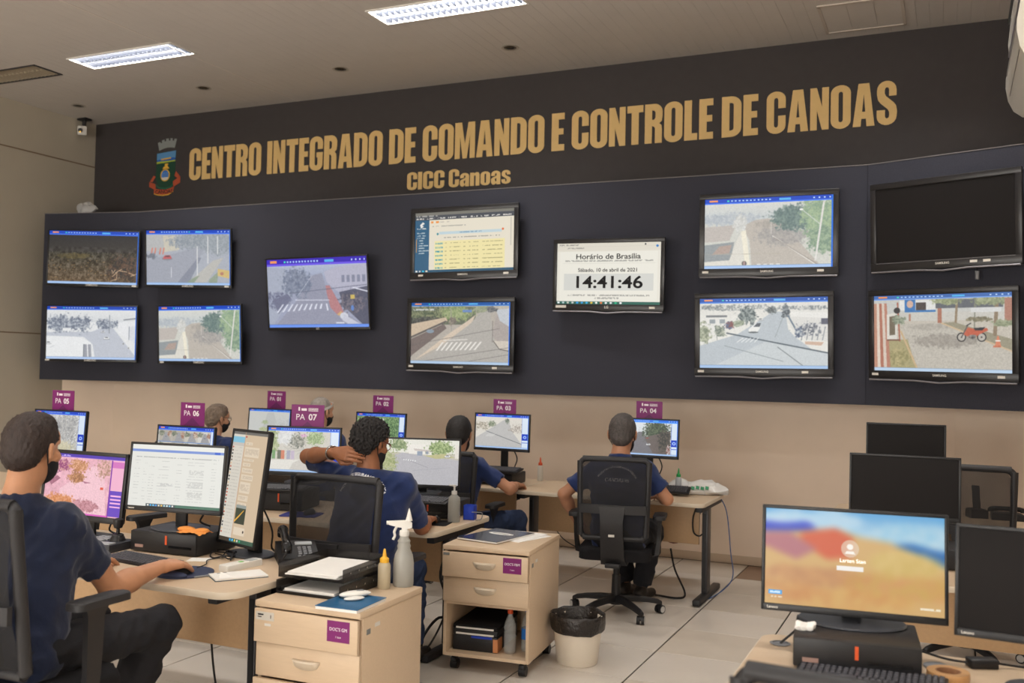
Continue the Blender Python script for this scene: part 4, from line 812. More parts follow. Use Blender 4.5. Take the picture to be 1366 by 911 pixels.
ck = make_tv((-2.675, 7.85, 2.513), (-4., 2.8, 1.4), (.955, .525), L_('clock', paint_clock), 'wall screen showing the digital clock page', 'lg', logo='LG', stickers=(.43,))
obj('label_sticker', M().box((-.43, -.0128, -.285), (.1, .0015, .022)), STICKER, ck)
INK = mat('clock_ink', (22, 22, 26), .8)
for s_, sz, z, b_, sx in (('Horário de Brasília', .064, .145, .0008, 1.22), ('Sábado, 10 de abril de 2021', .044, .03, .0006, 1.12), ('14:41:46', .145, -.078, .0028, 1.3)):
    me = text_me(s_, sz, b_, sx=sx); me.transform(T(0, -.0035, z) @ UPRIGHT); link('clock_text', me, INK, ck, 0)
make_tv((-1.339, 7.85, 2.812), (2.8, .4, 0), (.997, .566), pole_m, 'wall screen showing a pale road with a lamp post, under the word CANOAS', stickers=(-.49, .41))
make_tv((-1.369, 7.85, 2.009), (.1, 1.24, -.5), (1.002, .562), L_('white_junction', paint_bw2), 'wall screen showing a bleached road junction crossed by a dark cable', stickers=(-.49, .33))
t11 = make_tv((-.06, 7.69, 2.825), (-21.9, 2.6, .02), (1.0, .56), OFF, 'switched-off black wall screen on the turned right wing', stickers=(.22, .31))
obj('screen_edge_line', M().box((0, -.013, -.285), (1.0, .002, .003)), TVG, t11)
make_tv((-.072, 7.70, 2.007), (-23., 3., .5), (1.0, .565), L_('motorcycle', paint_moto), 'wall screen showing a red motorcycle on a paved yard', stickers=(-.49, .43))
t = thing('cable_plug', 'small grey plug hanging under the switched-off wall screen', 'plug', (.17, 7.66, 2.42))
obj('plug_body', M().cyl((0, 0, .03), (0, 0, -.03), .014), GREY_P, t); obj('plug_cord', M().tube([(0, 0, .03), (.0, .03, .07), (0, .05, .14)], .004, n=6), CABLE, t)

# ------------------------------------------------------------------ desktop monitors
MB = mat('monitor_plastic', (30, 30, 32), .4); 
def make_monitor(x, y, zc, yawd, tilt, w, h, zbase, sm, label, kind='thin', base='round', logo=None, portrait=False, base_r=.12, cable=True):
    """zc = height of the middle of the casing; the foot stands at zbase"""
    t = thing('monitor', label, 'monitor', (x, y, zbase), math.radians(yawd), group='desk monitors')
    H = Rt(math.radians(tilt), 'X'); mx = T(0, 0, zc - zbase) @ H
    m_, mb = (.012, .024) if kind == 'thin' else (.02, .032)
    if portrait: m_, mb = .014, .014
    f = M()
    f.b2((-w / 2, -.006, h / 2 - m_), (w / 2, .014, h / 2), bev=.003).b2((-w / 2, -.006, -h / 2), (w / 2, .014, -h / 2 + mb), bev=.003)
    for s in (-1, 1): f.b2((s * w / 2, -.006, -h / 2 + .001), (s * (w / 2 - m_), .014, h / 2 - .001), bev=.003)
    obj('bezel', f.xf(mx), MB, t)
    obj('rear_shell', M().b2((-w / 2 + .004, .002, -h / 2 + .004), (w / 2 - .004, .026, h / 2 - .004), bev=.006).b2((-min(w, h) * .32, .02, -min(w, h) * .25), (min(w, h) * .32, .05, min(w, h) * .25), bev=.01).xf(mx), MB, t)
    screen_obj(w - 2 * m_, h - m_ - mb, sm, t, mx @ T(0, -.0015, (mb - m_) / 2))
    zt = zc - zbase
    nk = M()
    if portrait: nk.b2((-.05, .06, .006), (.05, .085, zt + .05), bev=.006).b2((-.04, .04, zt - .06), (.04, .075, zt + .06), bev=.005)
    else: nk.b2((-.032, .05, .006), (.032, .07, zt), bev=.006).b2((-.04, .035, zt - .05), (.04, .068, zt + .05), bev=.005)
    obj('stand_neck', nk, MB, t)
    if base == 'round': b = M().lathe([(base_r, 0), (base_r + .004, .004), (base_r, .009), (base_r * .6, .012), (.0001, .013)], (0, .05, 0), n=32, sx=1.15, sy=.85)
    else: b = M().prism(rrect(.25, .18, .03), .012, T(0, .05, 0), bev=.003)
    obj('stand_base', b, mat('monitor_stand_plastic', (62, 64, 70), .38), t)
    if logo:
        me = text_me(logo, .012, .0003, 'LEFT'); me.transform(mx @ T(-w / 2 + .02, -.0066, -h / 2 + mb / 2) @ UPRIGHT); link('logo', me, STICKER, t, 0)
    if cable:
        obj('video_cable', M().tube([(.02, .05, zt - .04), (.05, .09, zt - .12), (.09, .11, (zt - .1) * .5), (.06, .13, .03), (.1, .16, .006)], .005, n=6, smooth=4), CABLE, t)
    return t
def small_pc(x, y, z, rz, label, size=(.34, .29, .1), grp='small desktop computers lying flat', strip=True):
    t = thing('desktop_computer', label, 'computer', (x, y, z), rz, grp); w, d, h = size
    obj('case', M().b2((-w / 2, -d / 2, .004), (w / 2, d / 2, h), bev=.005), BLK_S, t)
    obj('front_panel', M().b2((-w / 2 + .002, -d / 2 - .008, .006), (w / 2 - .002, -d / 2, h - .002), bev=.003), BLK, t)
    if strip: obj('orange_strip', M().box((.02 if strip is True else strip, -d / 2 - .009, h * .66), (.011, .003, h * .42)), ORANGE, t)
    obj('drive_slot', M().box((w * .26, -d / 2 - .009, h * .38), (w * .34, .003, .012)), BLK_G, t)
    obj('badge', M().box((-w * .36, -d / 2 - .009, h * .3), (.05, .002, .014)), mat('badge_grey', (150, 120, 110), .5), t)
    ft = M()
    for sx in (-1, 1):
        for sy in (-1, 1): ft.cyl((sx * (w / 2 - .03), sy * (d / 2 - .03), 0), (sx * (w / 2 - .03), sy * (d / 2 - .03), .006), .01, n=8)
    obj('foot', ft, BLK, t); return t
KEYME = {}
def keyboard(x, y, z, rz, label, tilt=0., w=.44):
    t = thing('keyboard', label, 'keyboard', (x, y, z), rz, 'desk keyboards'); d = .14; X = Rt(tilt, 'X')
    obj('case', M().b2((-w / 2, -d / 2, 0), (w / 2, d / 2, .014), bev=.004).xf(X), BLK, t)
    kb = M(); kt = mat('key_plastic', (74, 74, 80), .35)
    for r in range(6):
        c = 0; u = -w / 2 + .012; yy = d / 2 - .016 - r * .0212
        while u < w / 2 - .02:
            kw = .0155
            if r == 5 and abs(u + .13) < .01: kw = .1
            g = (u > w * .18 and u < w * .19) or (u > w * .30 and u < w * .31)
            kb.b2((u, yy - .008, .013), (u + kw, yy + .008, .021), bev=.002, seg=1); u += kw + .0028; c += 1
            if w * .17 < u < w * .185 or w * .30 < u < w * .315: u += .008
    o = obj('keys', kb.xf(X), kt, t); o['kind'] = 'stuff'
    return t
def mouse(x, y, z, rz, label):
    t = thing('computer_mouse', label, 'mouse', (x, y, z), rz, 'computer mice')
    b = M().ell((0, 0, .006), (.031, .055, .03), n=20)
    for v in b.bm.verts: v.co.z = max(v.co.z, 0)
    obj('shell', b, BLK, t); obj('scroll_wheel', M().cyl((-.004, .03, .027), (.004, .03, .027), .009, n=12), GREY_P, t); return t

# ------------------------------------------------------------------ purple post cards
def sign_card(num, x0, x1, y, zt, zb, label, rz=0.):
    w, h = x1 - x0, zt - zb
    t = thing('sign_card', label, 'sign', ((x0 + x1) / 2, y, zb), rz, group='purple post number cards')
    H = .185; zb0 = h - H      # the card goes on behind the monitor
    obj('card', M().box((0, 0, h - H / 2), (w, .004, H), bev=.001, seg=1), PURPLE, t)
    obj('card_holder', M().b2((-.03, .002, h - H - .03), (.03, .008, h - .06)), mat('clear_acrylic', (190, 190, 196), .2, alpha=.6), t)
    u = w / .21
    def txt(s, sz, bold, x, z, al='LEFT', m=PRINT_W, sx=1.):
        me = text_me(s, sz * u, bold * u, al, sx=sx); me.transform(T(x * u, -.0028, h - z * u) @ UPRIGHT); link('print', me, m, t, 0)
    txt('PA', .05, .0, -.076, .075); txt(num, .05, .0012, .006, .075, sx=1.05)
    pr = M()
    for r in range(3): pr.box((.035 * u, -.0026, h - (.022 + .007 * r) * u), (.062 * u, .001, .0035 * u))
    pr.box((-.024 * u, -.0026, h - .029 * u), (.034 * u, .001, .014 * u)).box((-.055 * u, -.0026, h - .026 * u), (.01 * u, .001, .022 * u))
    obj('header_print', pr, PRINT_W, t)
    obj('arrow_print', M().prism([(-.075 * u, 0), (-.0 * u, .06 * u), (.075 * u, 0)], .001, T(0, -.0022, h - .16 * u) @ UPRIGHT), PURPLE_D, t, smooth=0)
    return t
# ------------------------------------------------------------------ desks
def make_desk(x0, x1, y0, y1, label, z=.74, legs=(True, True), panel=True, rc=.06, pback=.30, leg_in=.05):
    cx, cy = (x0 + x1) / 2, (y0 + y1) / 2; w, d = x1 - x0, y1 - y0
    t = thing('desk', label, 'desk', (cx, cy, 0), group='beige work desks in rows')
    obj('desktop', M().prism(rrect(w - .012, d - .012, rc, 6), .027, T(0, 0, z - .027)), WOOD, t, smooth=30)
    e = rrect(w, d, rc + .004, 6); i_ = rrect(w - .012, d - .012, rc, 6); b = M()
    n = len(e); loops = []
    for k in range(n):
        ox, oy = e[k]; ix, iy = i_[k]
        loops.append([V((ix, iy, z - .028)), V((ox - (ox - ix) * .3, oy - (oy - iy) * .3, z - .028)), V((ox, oy, z - .02)), V((ox, oy, z - .008)), V((ox - (ox - ix) * .4, oy - (oy - iy) * .4, z - .0005)), V((ix, iy, z))])
    b.ring(loops, close=True); obj('edge_band', b, WOOD_E, t, smooth=50)
    py = y0 + pback - cy
    if panel: obj('modesty_panel', M().b2((-w / 2 + max(.1, leg_in), py, .40), (w / 2 - max(.1, leg_in), py + .018, z - .03), bev=.002), WOOD_D, t)
    obj('cable_tray', M().b2((-w / 2 + .12, py + .03, z - .13), (w / 2 - .12, py + .13, z - .125)).b2((-w / 2 + .12, py + .13, z - .13), (w / 2 - .12, py + .134, z - .06)), STEEL_D, t)
    for s, on in zip((-1, 1), legs):
        if not on: continue
        lx = s * (w / 2 - leg_in)
        leg = obj('leg', M().b2((lx - .022, py - .03, .05), (lx + .022, py + .075, z - .06), bev=.006), STEEL_D, t)
        obj('leg_cover', M().b2((lx - .012, py - .034, .08), (lx + .012, py - .029, z - .1)), BLK, leg)
        obj('foot', M().b2((lx - .03, -d / 2 + .02, .006), (lx + .03, d / 2 - .1, .05), bev=.012), BLK_S, leg)
        obj('support_arm', M().b2((lx - .025, -d / 2 + .07, z - .07), (lx + .025, d / 2 - .07, z - .03), bev=.006), BLK_S, leg)
    return t
# ------------------------------------------------------------------ office chair
def make_chair(x, y, rz, label, seat_h=.47, back_top=1.09, arm_h=.70, back_w=.47, tilt=.06, arms=(True, True), back_y=-.24, base_rot=.2, bar_z=None, frame_m=None):
    t = thing('office_chair', label, 'chair', (x, y, 0), rz, group='black mesh office chairs')
    fm = frame_m or BLK_S
    b = M().cyl((0, 0, .07), (0, 0, .13), .045, .035, n=20)
    obj('base_hub', b, BLK, t)
    for k in range(5):
        a = base_rot + k * 2 * PI / 5; R_ = Rt(a, 'Z')
        lg = M(); loops = []
        for u, zz, wd, hh in ((.03, .105, .026, .028), (.12, .105, .024, .024), (.22, .095, .021, .02), (.3, .08, .018, .018), (.325, .07, .018, .014)):
            loops.append([R_ @ V((u, sy * wd, zz + sz * hh)) for sy, sz in ((-1, -.7), (1, -.7), (1, .5), (.6, 1), (-.6, 1), (-1, .5))])
        obj('base_arm', lg.ring(loops), BLK, t, smooth=50)
        p = R_ @ V((.315, 0, 0)); ca = a + random.uniform(-1, 1); ax = V((math.cos(ca), math.sin(ca), 0))
        c = obj('caster', M().cyl(p + V((0, 0, .055)), p + V((0, 0, .08)), .012).box(p + V((0, 0, .042)), (.02, .045, .03), rot=Rt(ca, 'Z'), bev=.006), BLK, t)
        for s in (-1, 1):
            wq = p + ax * s * .016 + V((0, 0, .029))
            obj('wheel', M().cyl(wq - ax * .009, wq + ax * .009, .029, n=18), BLK, c)
            obj('wheel_cap', M().cyl(wq + ax * s * .0095, wq + ax * s * .0112, .022, n=16), mat('caster_cap_grey', (188, 186, 182), .4), c)
    obj('gas_column', M().cyl((0, 0, .12), (0, 0, .27), .034, .03, n=20).cyl((0, 0, .27), (0, 0, seat_h - .07), .022, n=20), BLK, t)
    obj('tilt_mechanism', M().b2((-.09, -.13, seat_h - .105), (.09, .1, seat_h - .055), bev=.012), BLK, t)
    sb = M().prism(rrect(.49, .47, .09, 6), .07, T(0, .02, seat_h - .06), bev=.03)
    for v in sb.bm.verts:
        if v.co.z > seat_h - .03: v.co.z += .012 * math.cos(v.co.x * 5) - .02 * max(0, v.co.y - .14)
    obj('seat', sb, BLK_FAB, t, smooth=60)
    # mesh back: a rounded frame leaning back, woven mesh, lumbar bar and centre bracket
    z0, z1 = seat_h + .10, back_top; H = z1 - z0; cz = (z0 + z1) / 2
    def bp(u, z, dy=0.):
        f = (z - z0) / H
        return V((u, back_y - f * H * tilt - .05 * (1 - (2 * f - .7) ** 2) + .10 * (u / back_w) ** 2 * 1.2 + dy, z))
    outl = []
    for (px, pz) in rrect(1, 1, .0001, 1): pass
    hw = back_w / 2
    ring = []
    for px, pz in rrect(back_w, H, .05, 6, 0, cz):
        f = (pz - z0) / H; ring.append(bp(px * (.93 + .07 * f), pz))
    # add side points for a smooth curve
    obj('back_frame', M().tube(ring, .022, n=8, smooth=3, close=True, flat=.85), fm, t, smooth=60)
    g = []; nu, nv = 12, 14
    for j in range(nv + 1):
        for i in range(nu + 1):
            f = j / nv; z = z0 + .012 + f * (H - .024); u = (-1 + 2 * i / nu) * (hw - .012) * (.93 + .07 * f)
            ins = min(f, 1 - f) * H
            if ins < .07: u *= 1 - .12 * (1 - ins / .07) ** 2
            g.append(bp(u, z))
    fc = [(j * (nu + 1) + i, j * (nu + 1) + i + 1, (j + 1) * (nu + 1) + i + 1, (j + 1) * (nu + 1) + i) for j in range(nv) for i in range(nu)]
    obj('back_mesh', M().raw(g, fc), MESH, t, smooth=60)
    bz = bar_z or z0 + H * .38
    bar = M(); loops = []
    for k in range(9):
        u = -1 + k / 4; p = bp(u * (hw * .95), bz, -.012); loops.append([p + V((0, dy, dz)) for dy, dz in ((-.012, -.03), (.008, -.03), (.008, .03), (-.012, .03))])
    obj('lumbar_bar', bar.ring(loops), fm, t, smooth=30)
    sp = M(); loops = []
    for z, wd, dy in ((bz + .02, .085, -.02), (bz - .08, .075, -.035), (z0 + .02, .075, -.045), (seat_h - .03, .08, -.03), (seat_h - .09, .085, 0)):
        p = bp(0, z, dy); loops.append([p + V((sx * wd, sy, 0)) for sx, sy in ((-1, -.012), (1, -.012), (1, .012), (-1, .012))])
    sp.ring(loops)
    sp.b2((-.05, back_y - .02, seat_h - .10), (.05, -.08, seat_h - .07), bev=.006)
    obj('spine_bracket', sp, fm, t, smooth=30)
    obj('maker_sticker', M().box(bp(.0, z0 + .03, -.063), (.04, .002, .016)), STICKER, t)
    for s, on in zip((-1, 1), arms):
        if not on: continue
        ar = M(); loops = []
        for px, z, wx, wy in ((.2, seat_h - .06, .012, .03), (.275, seat_h - .04, .014, .03), (.288, seat_h + .06, .012, .032), (.292, arm_h - .06, .012, .038), (.292, arm_h - .022, .02, .055)):
            loops.append([V((s * px + sx * wx, .02 + sy * wy, z)) for sx, sy in ((-1, -1), (1, -1), (1, 1), (-1, 1))])
        a = obj('armrest', ar.ring(loops), BLK, t, smooth=30)
        obj('arm_pad', M().prism(rrect(.085, .25, .03, 5), .026, T(s * .292, .04, arm_h - .026), bev=.008), BLK_S, a)
    return t
# ------------------------------------------------------------------ drawer pedestals
def make_pedestal(x, y, rz, label, w=.5, d=.6, h=.70, kind='niche'):
    t = thing('drawer_pedestal', label, 'cabinet', (x, y, 0), rz, 'beige drawer pedestals on casters'); zb = .085
    obj('top_panel', M().b2((-w / 2 - .004, -d / 2 - .012, h - .028), (w / 2 + .004, d / 2, h), bev=.006), WOOD, t)
    for s in (-1, 1): obj('side_panel', M().b2((s * w / 2, -d / 2 + .016, zb), (s * (w / 2 - .018), d / 2 - .002, h - .028), bev=.001), WOOD, t)
    obj('bottom_panel', M().b2((-w / 2 + .018, -d / 2 + .016, zb), (w / 2 - .018, d / 2 - .002, zb + .018)), WOOD, t)
    obj('rear_panel', M().b2((-w / 2 + .018, d / 2 - .018, zb + .018), (w / 2 - .018, d / 2 - .002, h - .028)), WOOD, t)
    def handle(p, z, yy):
        b = M(); loops = []
        for k in range(11):
            u = -1 + k / 5; c = math.sqrt(max(0, 1 - u * u)); r = .004 + .03 * c
            loops.append([V((u * .065, yy, z + .008)), V((u * .065, yy - .004 - .02 * c, z + .008)), V((u * .065, yy - .006 - .022 * c, z + .002)), V((u * .065, yy - .002 - .008 * c, z - r * .9)), V((u * .065, yy, z - r))])
        obj('handle', b.ring(loops), WOOD_E, p, smooth=50)
    fr = [(h - .035, h - .17, .022), (h - .176, h - .31, .0)] if kind == 'niche' else [(h - .032, h - .168, .02), (h - .174, h - .31, .002), (h - .316, zb + .01, .02)]
    for k, (za, zc_, out_) in enumerate(fr):
        yy = -d / 2 - .002 - out_
        f = obj('drawer', M().b2((-w / 2 + .002, yy, zc_), (w / 2 - .002, yy + .018, za), bev=.002), WOOD, t)
        obj('drawer_box', M().b2((-w / 2 + .03, yy + .018, zc_ + .02), (w / 2 - .03, yy + .4, za - .03)), WOOD_D, f)
        if not (kind != 'niche' and k == 0): handle(f, (za + zc_) / 2 + .014, yy)
        if k == 0:
            st = M().box((w / 2 - .09, yy - .0006, za - .05), (.105, .0012, .084))
            obj('purple_label', st, PURPLE, f)
            for s_, sz, zz in (("DOC'S FBM" if kind == 'niche' else "DOC'S GM", 0.0185, za - .042), ('1 item', .011, za - .072)):
                me = text_me(s_, sz, 0., sx=.95); me.transform(T(w / 2 - .09, yy - .0016, zz) @ UPRIGHT); link('label_print', me, PRINT_W, f, 0)
            if kind == 'niche': obj('grey_plate', M().box((-w / 2 + .026, yy - .0006, za - .012), (.036, .0012, .014)), mat('plate_grey', (120, 122, 120), .4), f)
            else:
                obj('white_plate', M().box((-w / 2 + .055, yy - .0006, za - .028), (.09, .0012, .034)), mat('plate_white', (196, 190, 180), .5), f)
                pl = M().box((-w / 2 + .035, yy - .0014, za - .022), (.028, .001, .006)).box((-w / 2 + .03, yy - .0014, za - .032), (.018, .001, .004)).box((-w / 2 + .085, yy - .0014, za - .028), (.003, .001, .014))
                obj('plate_print', pl, INK, f)
                obj('scuff_sticker', M().box((-w / 2 + .07, yy - .0006, za - .062), (.03, .001, .01)), STICKER, f)
    if kind == 'niche': obj('niche_shelf', M().b2((-w / 2 + .018, -d / 2 + .02, h - .33), (w / 2 - .018, d / 2 - .02, h - .315)), WOOD, t)
    obj('side_sticker', M().box((w / 2 + .0006, -d / 2 + .06, h - .09), (.0012, .03, .022)), mat('plate_grey', (120, 122, 120), .4), t)
    obj('side_sticker', M().box((w / 2 + .0006, -d / 2 + .13, h - .075), (.0012, .04, .016)), STICKER, t)
    for sx in (-1, 1):
        for sy in (-1, 1):
            px, py = sx * (w / 2 - .05), sy * (d / 2 - .07)
            c = obj('caster', M().cyl((px, py, .05), (px, py, zb), .012).box((px, py, .055), (.036, .05, .03), bev=.01), BLK, t)
            obj('wheel', M().cyl((px - .02, py + .01, .028), (px + .02, py + .01, .028), .028, n=16), BLK, c)
    return t
# ------------------------------------------------------------------ people: smooth implicit bodies meshed with surface nets
def A(*p): return np.array(p, float)
def unit(v): v = np.array(v, float); return v / (np.linalg.norm(v) + 1e-12)
class SDF:
    """list of soft-joined solids; each is evaluated only near itself"""
    def __init__(s): s.p = []
    def cone(s, a, b, ra, rb, k=.02, flat=None):
        a, b = A(*a), A(*b); r = max(ra, rb)
        s.p.append(('cone', (a, b, ra, rb, flat), k, np.minimum(a, b) - r, np.maximum(a, b) + r)); return s
    def ell(s, c, r, R=None, k=.02):
        c, r = A(*c), A(*r); R = np.eye(3) if R is None else R
        e = np.abs(R) @ r; s.p.append(('ell', (c, r, R), k, c - e, c + e)); return s
    def f(s, kind, a, P):
        if kind == 'cone':
            p0, p1, ra, rb, flat = a; d = p1 - p0; L2 = d @ d
            t = ((P - p0) @ d) / (L2 + 1e-12); tc = np.clip(t, 0, 1)
            q = np.linalg.norm(P - p0 - tc[..., None] * d, axis=-1) - (ra + (rb - ra) * tc)
            if flat is not None: q = np.maximum(q, (t - flat) * math.sqrt(L2))
            return q
        c, r, R = a; q = (P - c) @ R
        k0 = np.linalg.norm(q / r, axis=-1); k1 = np.linalg.norm(q / (r * r), axis=-1)
        return k0 * (k0 - 1) / (k1 + 1e-9)
    def mesh(s, h, cut=None, disp=None):
        lo = np.min([q[3] for q in s.p], 0) - 3 * h; hi = np.max([q[4] for q in s.p], 0) + 3 * h
        n = np.ceil((hi - lo) / h).astype(int) + 1
        F = np.full(n, .5, np.float64)
        ax = [lo[i] + h * np.arange(n[i]) for i in range(3)]
        for kind, a, k, l, u in s.p:
            m = k + 2.5 * h
            i0 = np.maximum(((l - m - lo) / h).astype(int), 0); i1 = np.minimum(((u + m - lo) / h).astype(int) + 2, n)
            sl = tuple(slice(i0[i], i1[i]) for i in range(3))
            P = np.stack(np.meshgrid(*[ax[i][sl[i]] for i in range(3)], indexing='ij'), -1)
            d = s.f(kind, a, P); g = F[sl]
            hh = np.clip(.5 + .5 * (g - d) / k, 0, 1)
            F[sl] = g * (1 - hh) + d * hh - k * hh * (1 - hh)
        if cut is not None or disp is not None:
            P = np.stack(np.meshgrid(*ax, indexing='ij'), -1)
            if disp is not None:
                mk = np.abs(F) < .03; F[mk] += disp(P[mk])
            if cut is not None: F = np.maximum(F, cut(P))
        return nets(F, lo, h)
def nets(F, lo, h):
    I = F < 0; n = F.shape
    c = [I[dx:n[0] - 1 + dx, dy:n[1] - 1 + dy, dz:n[2] - 1 + dz] for dx in (0, 1) for dy in (0, 1) for dz in (0, 1)]
    sm = sum(q.astype(np.int8) for q in c); act = (sm > 0) & (sm < 8)
    idx = -np.ones(act.shape, int); cells = np.argwhere(act); idx[act] = np.arange(len(cells))
    acc = np.zeros((len(cells), 3)); cnt = np.zeros(len(cells))
    off = [(dx, dy, dz) for dx in (0, 1) for dy in (0, 1) for dz in (0, 1)]
    val = np.stack([F[cells[:, 0] + o[0], cells[:, 1] + o[1], cells[:, 2] + o[2]] for o in off], 1)
    for i in range(8):
        for j in range(i + 1, 8):
            df = A(*off[j]) - A(*off[i])
            if abs(df).sum() != 1: continue
            x = (val[:, i] < 0) != (val[:, j] < 0); t = val[:, i] / (val[:, i] - val[:, j] + 1e-12)
            acc[x] += A(*off[i]) + t[x, None] * df; cnt[x] += 1
    Vv = lo + h * (cells + acc / cnt[:, None]); faces = []
    for a in range(3):
        b, d = (a + 1) % 3, (a + 2) % 3
        s0 = [slice(None)] * 3; s1 = [slice(None)] * 3; s0[a] = slice(0, -1); s1[a] = slice(1, None)
        e = np.argwhere(I[tuple(s0)] != I[tuple(s1)])
        ok = (e[:, b] > 0) & (e[:, d] > 0) & (e[:, b] < n[b] - 1) & (e[:, d] < n[d] - 1); e = e[ok]
        ins = I[e[:, 0], e[:, 1], e[:, 2]]
        q = []
        for ob, od in ((1, 1), (0, 1), (0, 0), (1, 0)):
            t = e.copy(); t[:, b] -= ob; t[:, d] -= od; q.append(idx[t[:, 0], t[:, 1], t[:, 2]])
        q = np.stack(q, 1); q[~ins] = q[~ins][:, ::-1]; faces.append(q)
    return Vv, np.concatenate(faces)
def np_mesh(name, parts, m, parent, org, sm=True):
    vs = []; fs = []; o = 0
    for v, f in parts: vs.append(v); fs.append(f + o); o += len(v)
    v = np.concatenate(vs) - org; f = np.concatenate(fs)
    me = bpy.data.meshes.new(name); me.from_pydata(v.tolist(), [], f.tolist()); me.update()
    ob = link(name, me, m, parent, 0)
    if sm: me.shade_smooth()
    return ob
def wrinkle(seed, amp):
    r = np.random.default_rng(seed); W = r.normal(size=(5, 3)) * A(30, 30, 44); ph = r.random(5) * 6.3
    return lambda P: amp * np.mean([np.abs(np.sin(P @ W[i] * .6 + ph[i] + 1.6 * np.sin(P @ W[(i + 1) % 5] * .35))) for i in range(5)], 0) * 2 - amp
def headR(yaw, pitch, rol=0.):
    return np.array(Euler((math.radians(pitch), math.radians(rol), math.radians(yaw)), 'YXZ').to_matrix())
def add_hand(s, wr, d, upv, side, curl=.5, sc=1., spread=.0, thumb=.4):
    """hand as soft-joined bones: wrist point, pointing direction, back-of-hand normal, +1 right / -1 left"""
    d = unit(d); u = unit(A(*upv) - d * (A(*upv) @ d)); r = np.cross(d, u); th = -r * side; wr = A(*wr)
    s.cone(wr - d * .02 * sc, wr + d * .02 * sc, .024 * sc, .024 * sc, .012)
    L = ((.043, .026, .021), (.047, .03, .023), (.043, .028, .022), (.034, .021, .019))
    for i in range(4):
        lat = th * (.031 - .0205 * i) * sc; kn = wr + d * (.088 - (.004 * abs(i - 1.2) ** 1.4)) * sc + lat + u * (.004 - .002 * abs(i - 1.3)) * sc
        s.cone(wr + d * .012 * sc + lat * .45, kn, .0165 * sc, .0125 * sc, .014)
        a = .15 + curl * .35; p = kn; dd = unit(d + th * (spread * (1.2 - i)))
        for j, ln in enumerate(L[i]):
            ang = a if j == 0 else (a + curl * (.75 if j == 1 else 1.3))
            q = p + (dd * math.cos(ang) - u * math.sin(ang)) * ln * sc; ra = (.0098, .0088, .0078)[j] * sc
            s.cone(p, q, ra * 1.05, ra * .94, .004); p = q
    b = wr + d * .022 * sc + th * .02 * sc; q = b + unit(d * .75 + th * .75 - u * .35) * .046 * sc; e = q + unit(d * (1 - .3 * thumb) + th * (.35 - thumb) - u * .3) * .032 * sc; g = e + unit(d * 1. + th * (.1 - thumb) - u * .3) * .026 * sc
    s.cone(wr + d * .01 * sc + th * .008 * sc, q, .017 * sc, .0125 * sc, .012).cone(q, e, .0115 * sc, .01 * sc, .005).cone(e, g, .0102 * sc, .0085 * sc, .004); return s
def head_tf(P):
    R = P['R']; c = P['head']; sc = P.get('hs', 1.)
    return lambda x, y, z: c + R @ (A(x, y, z) * sc)
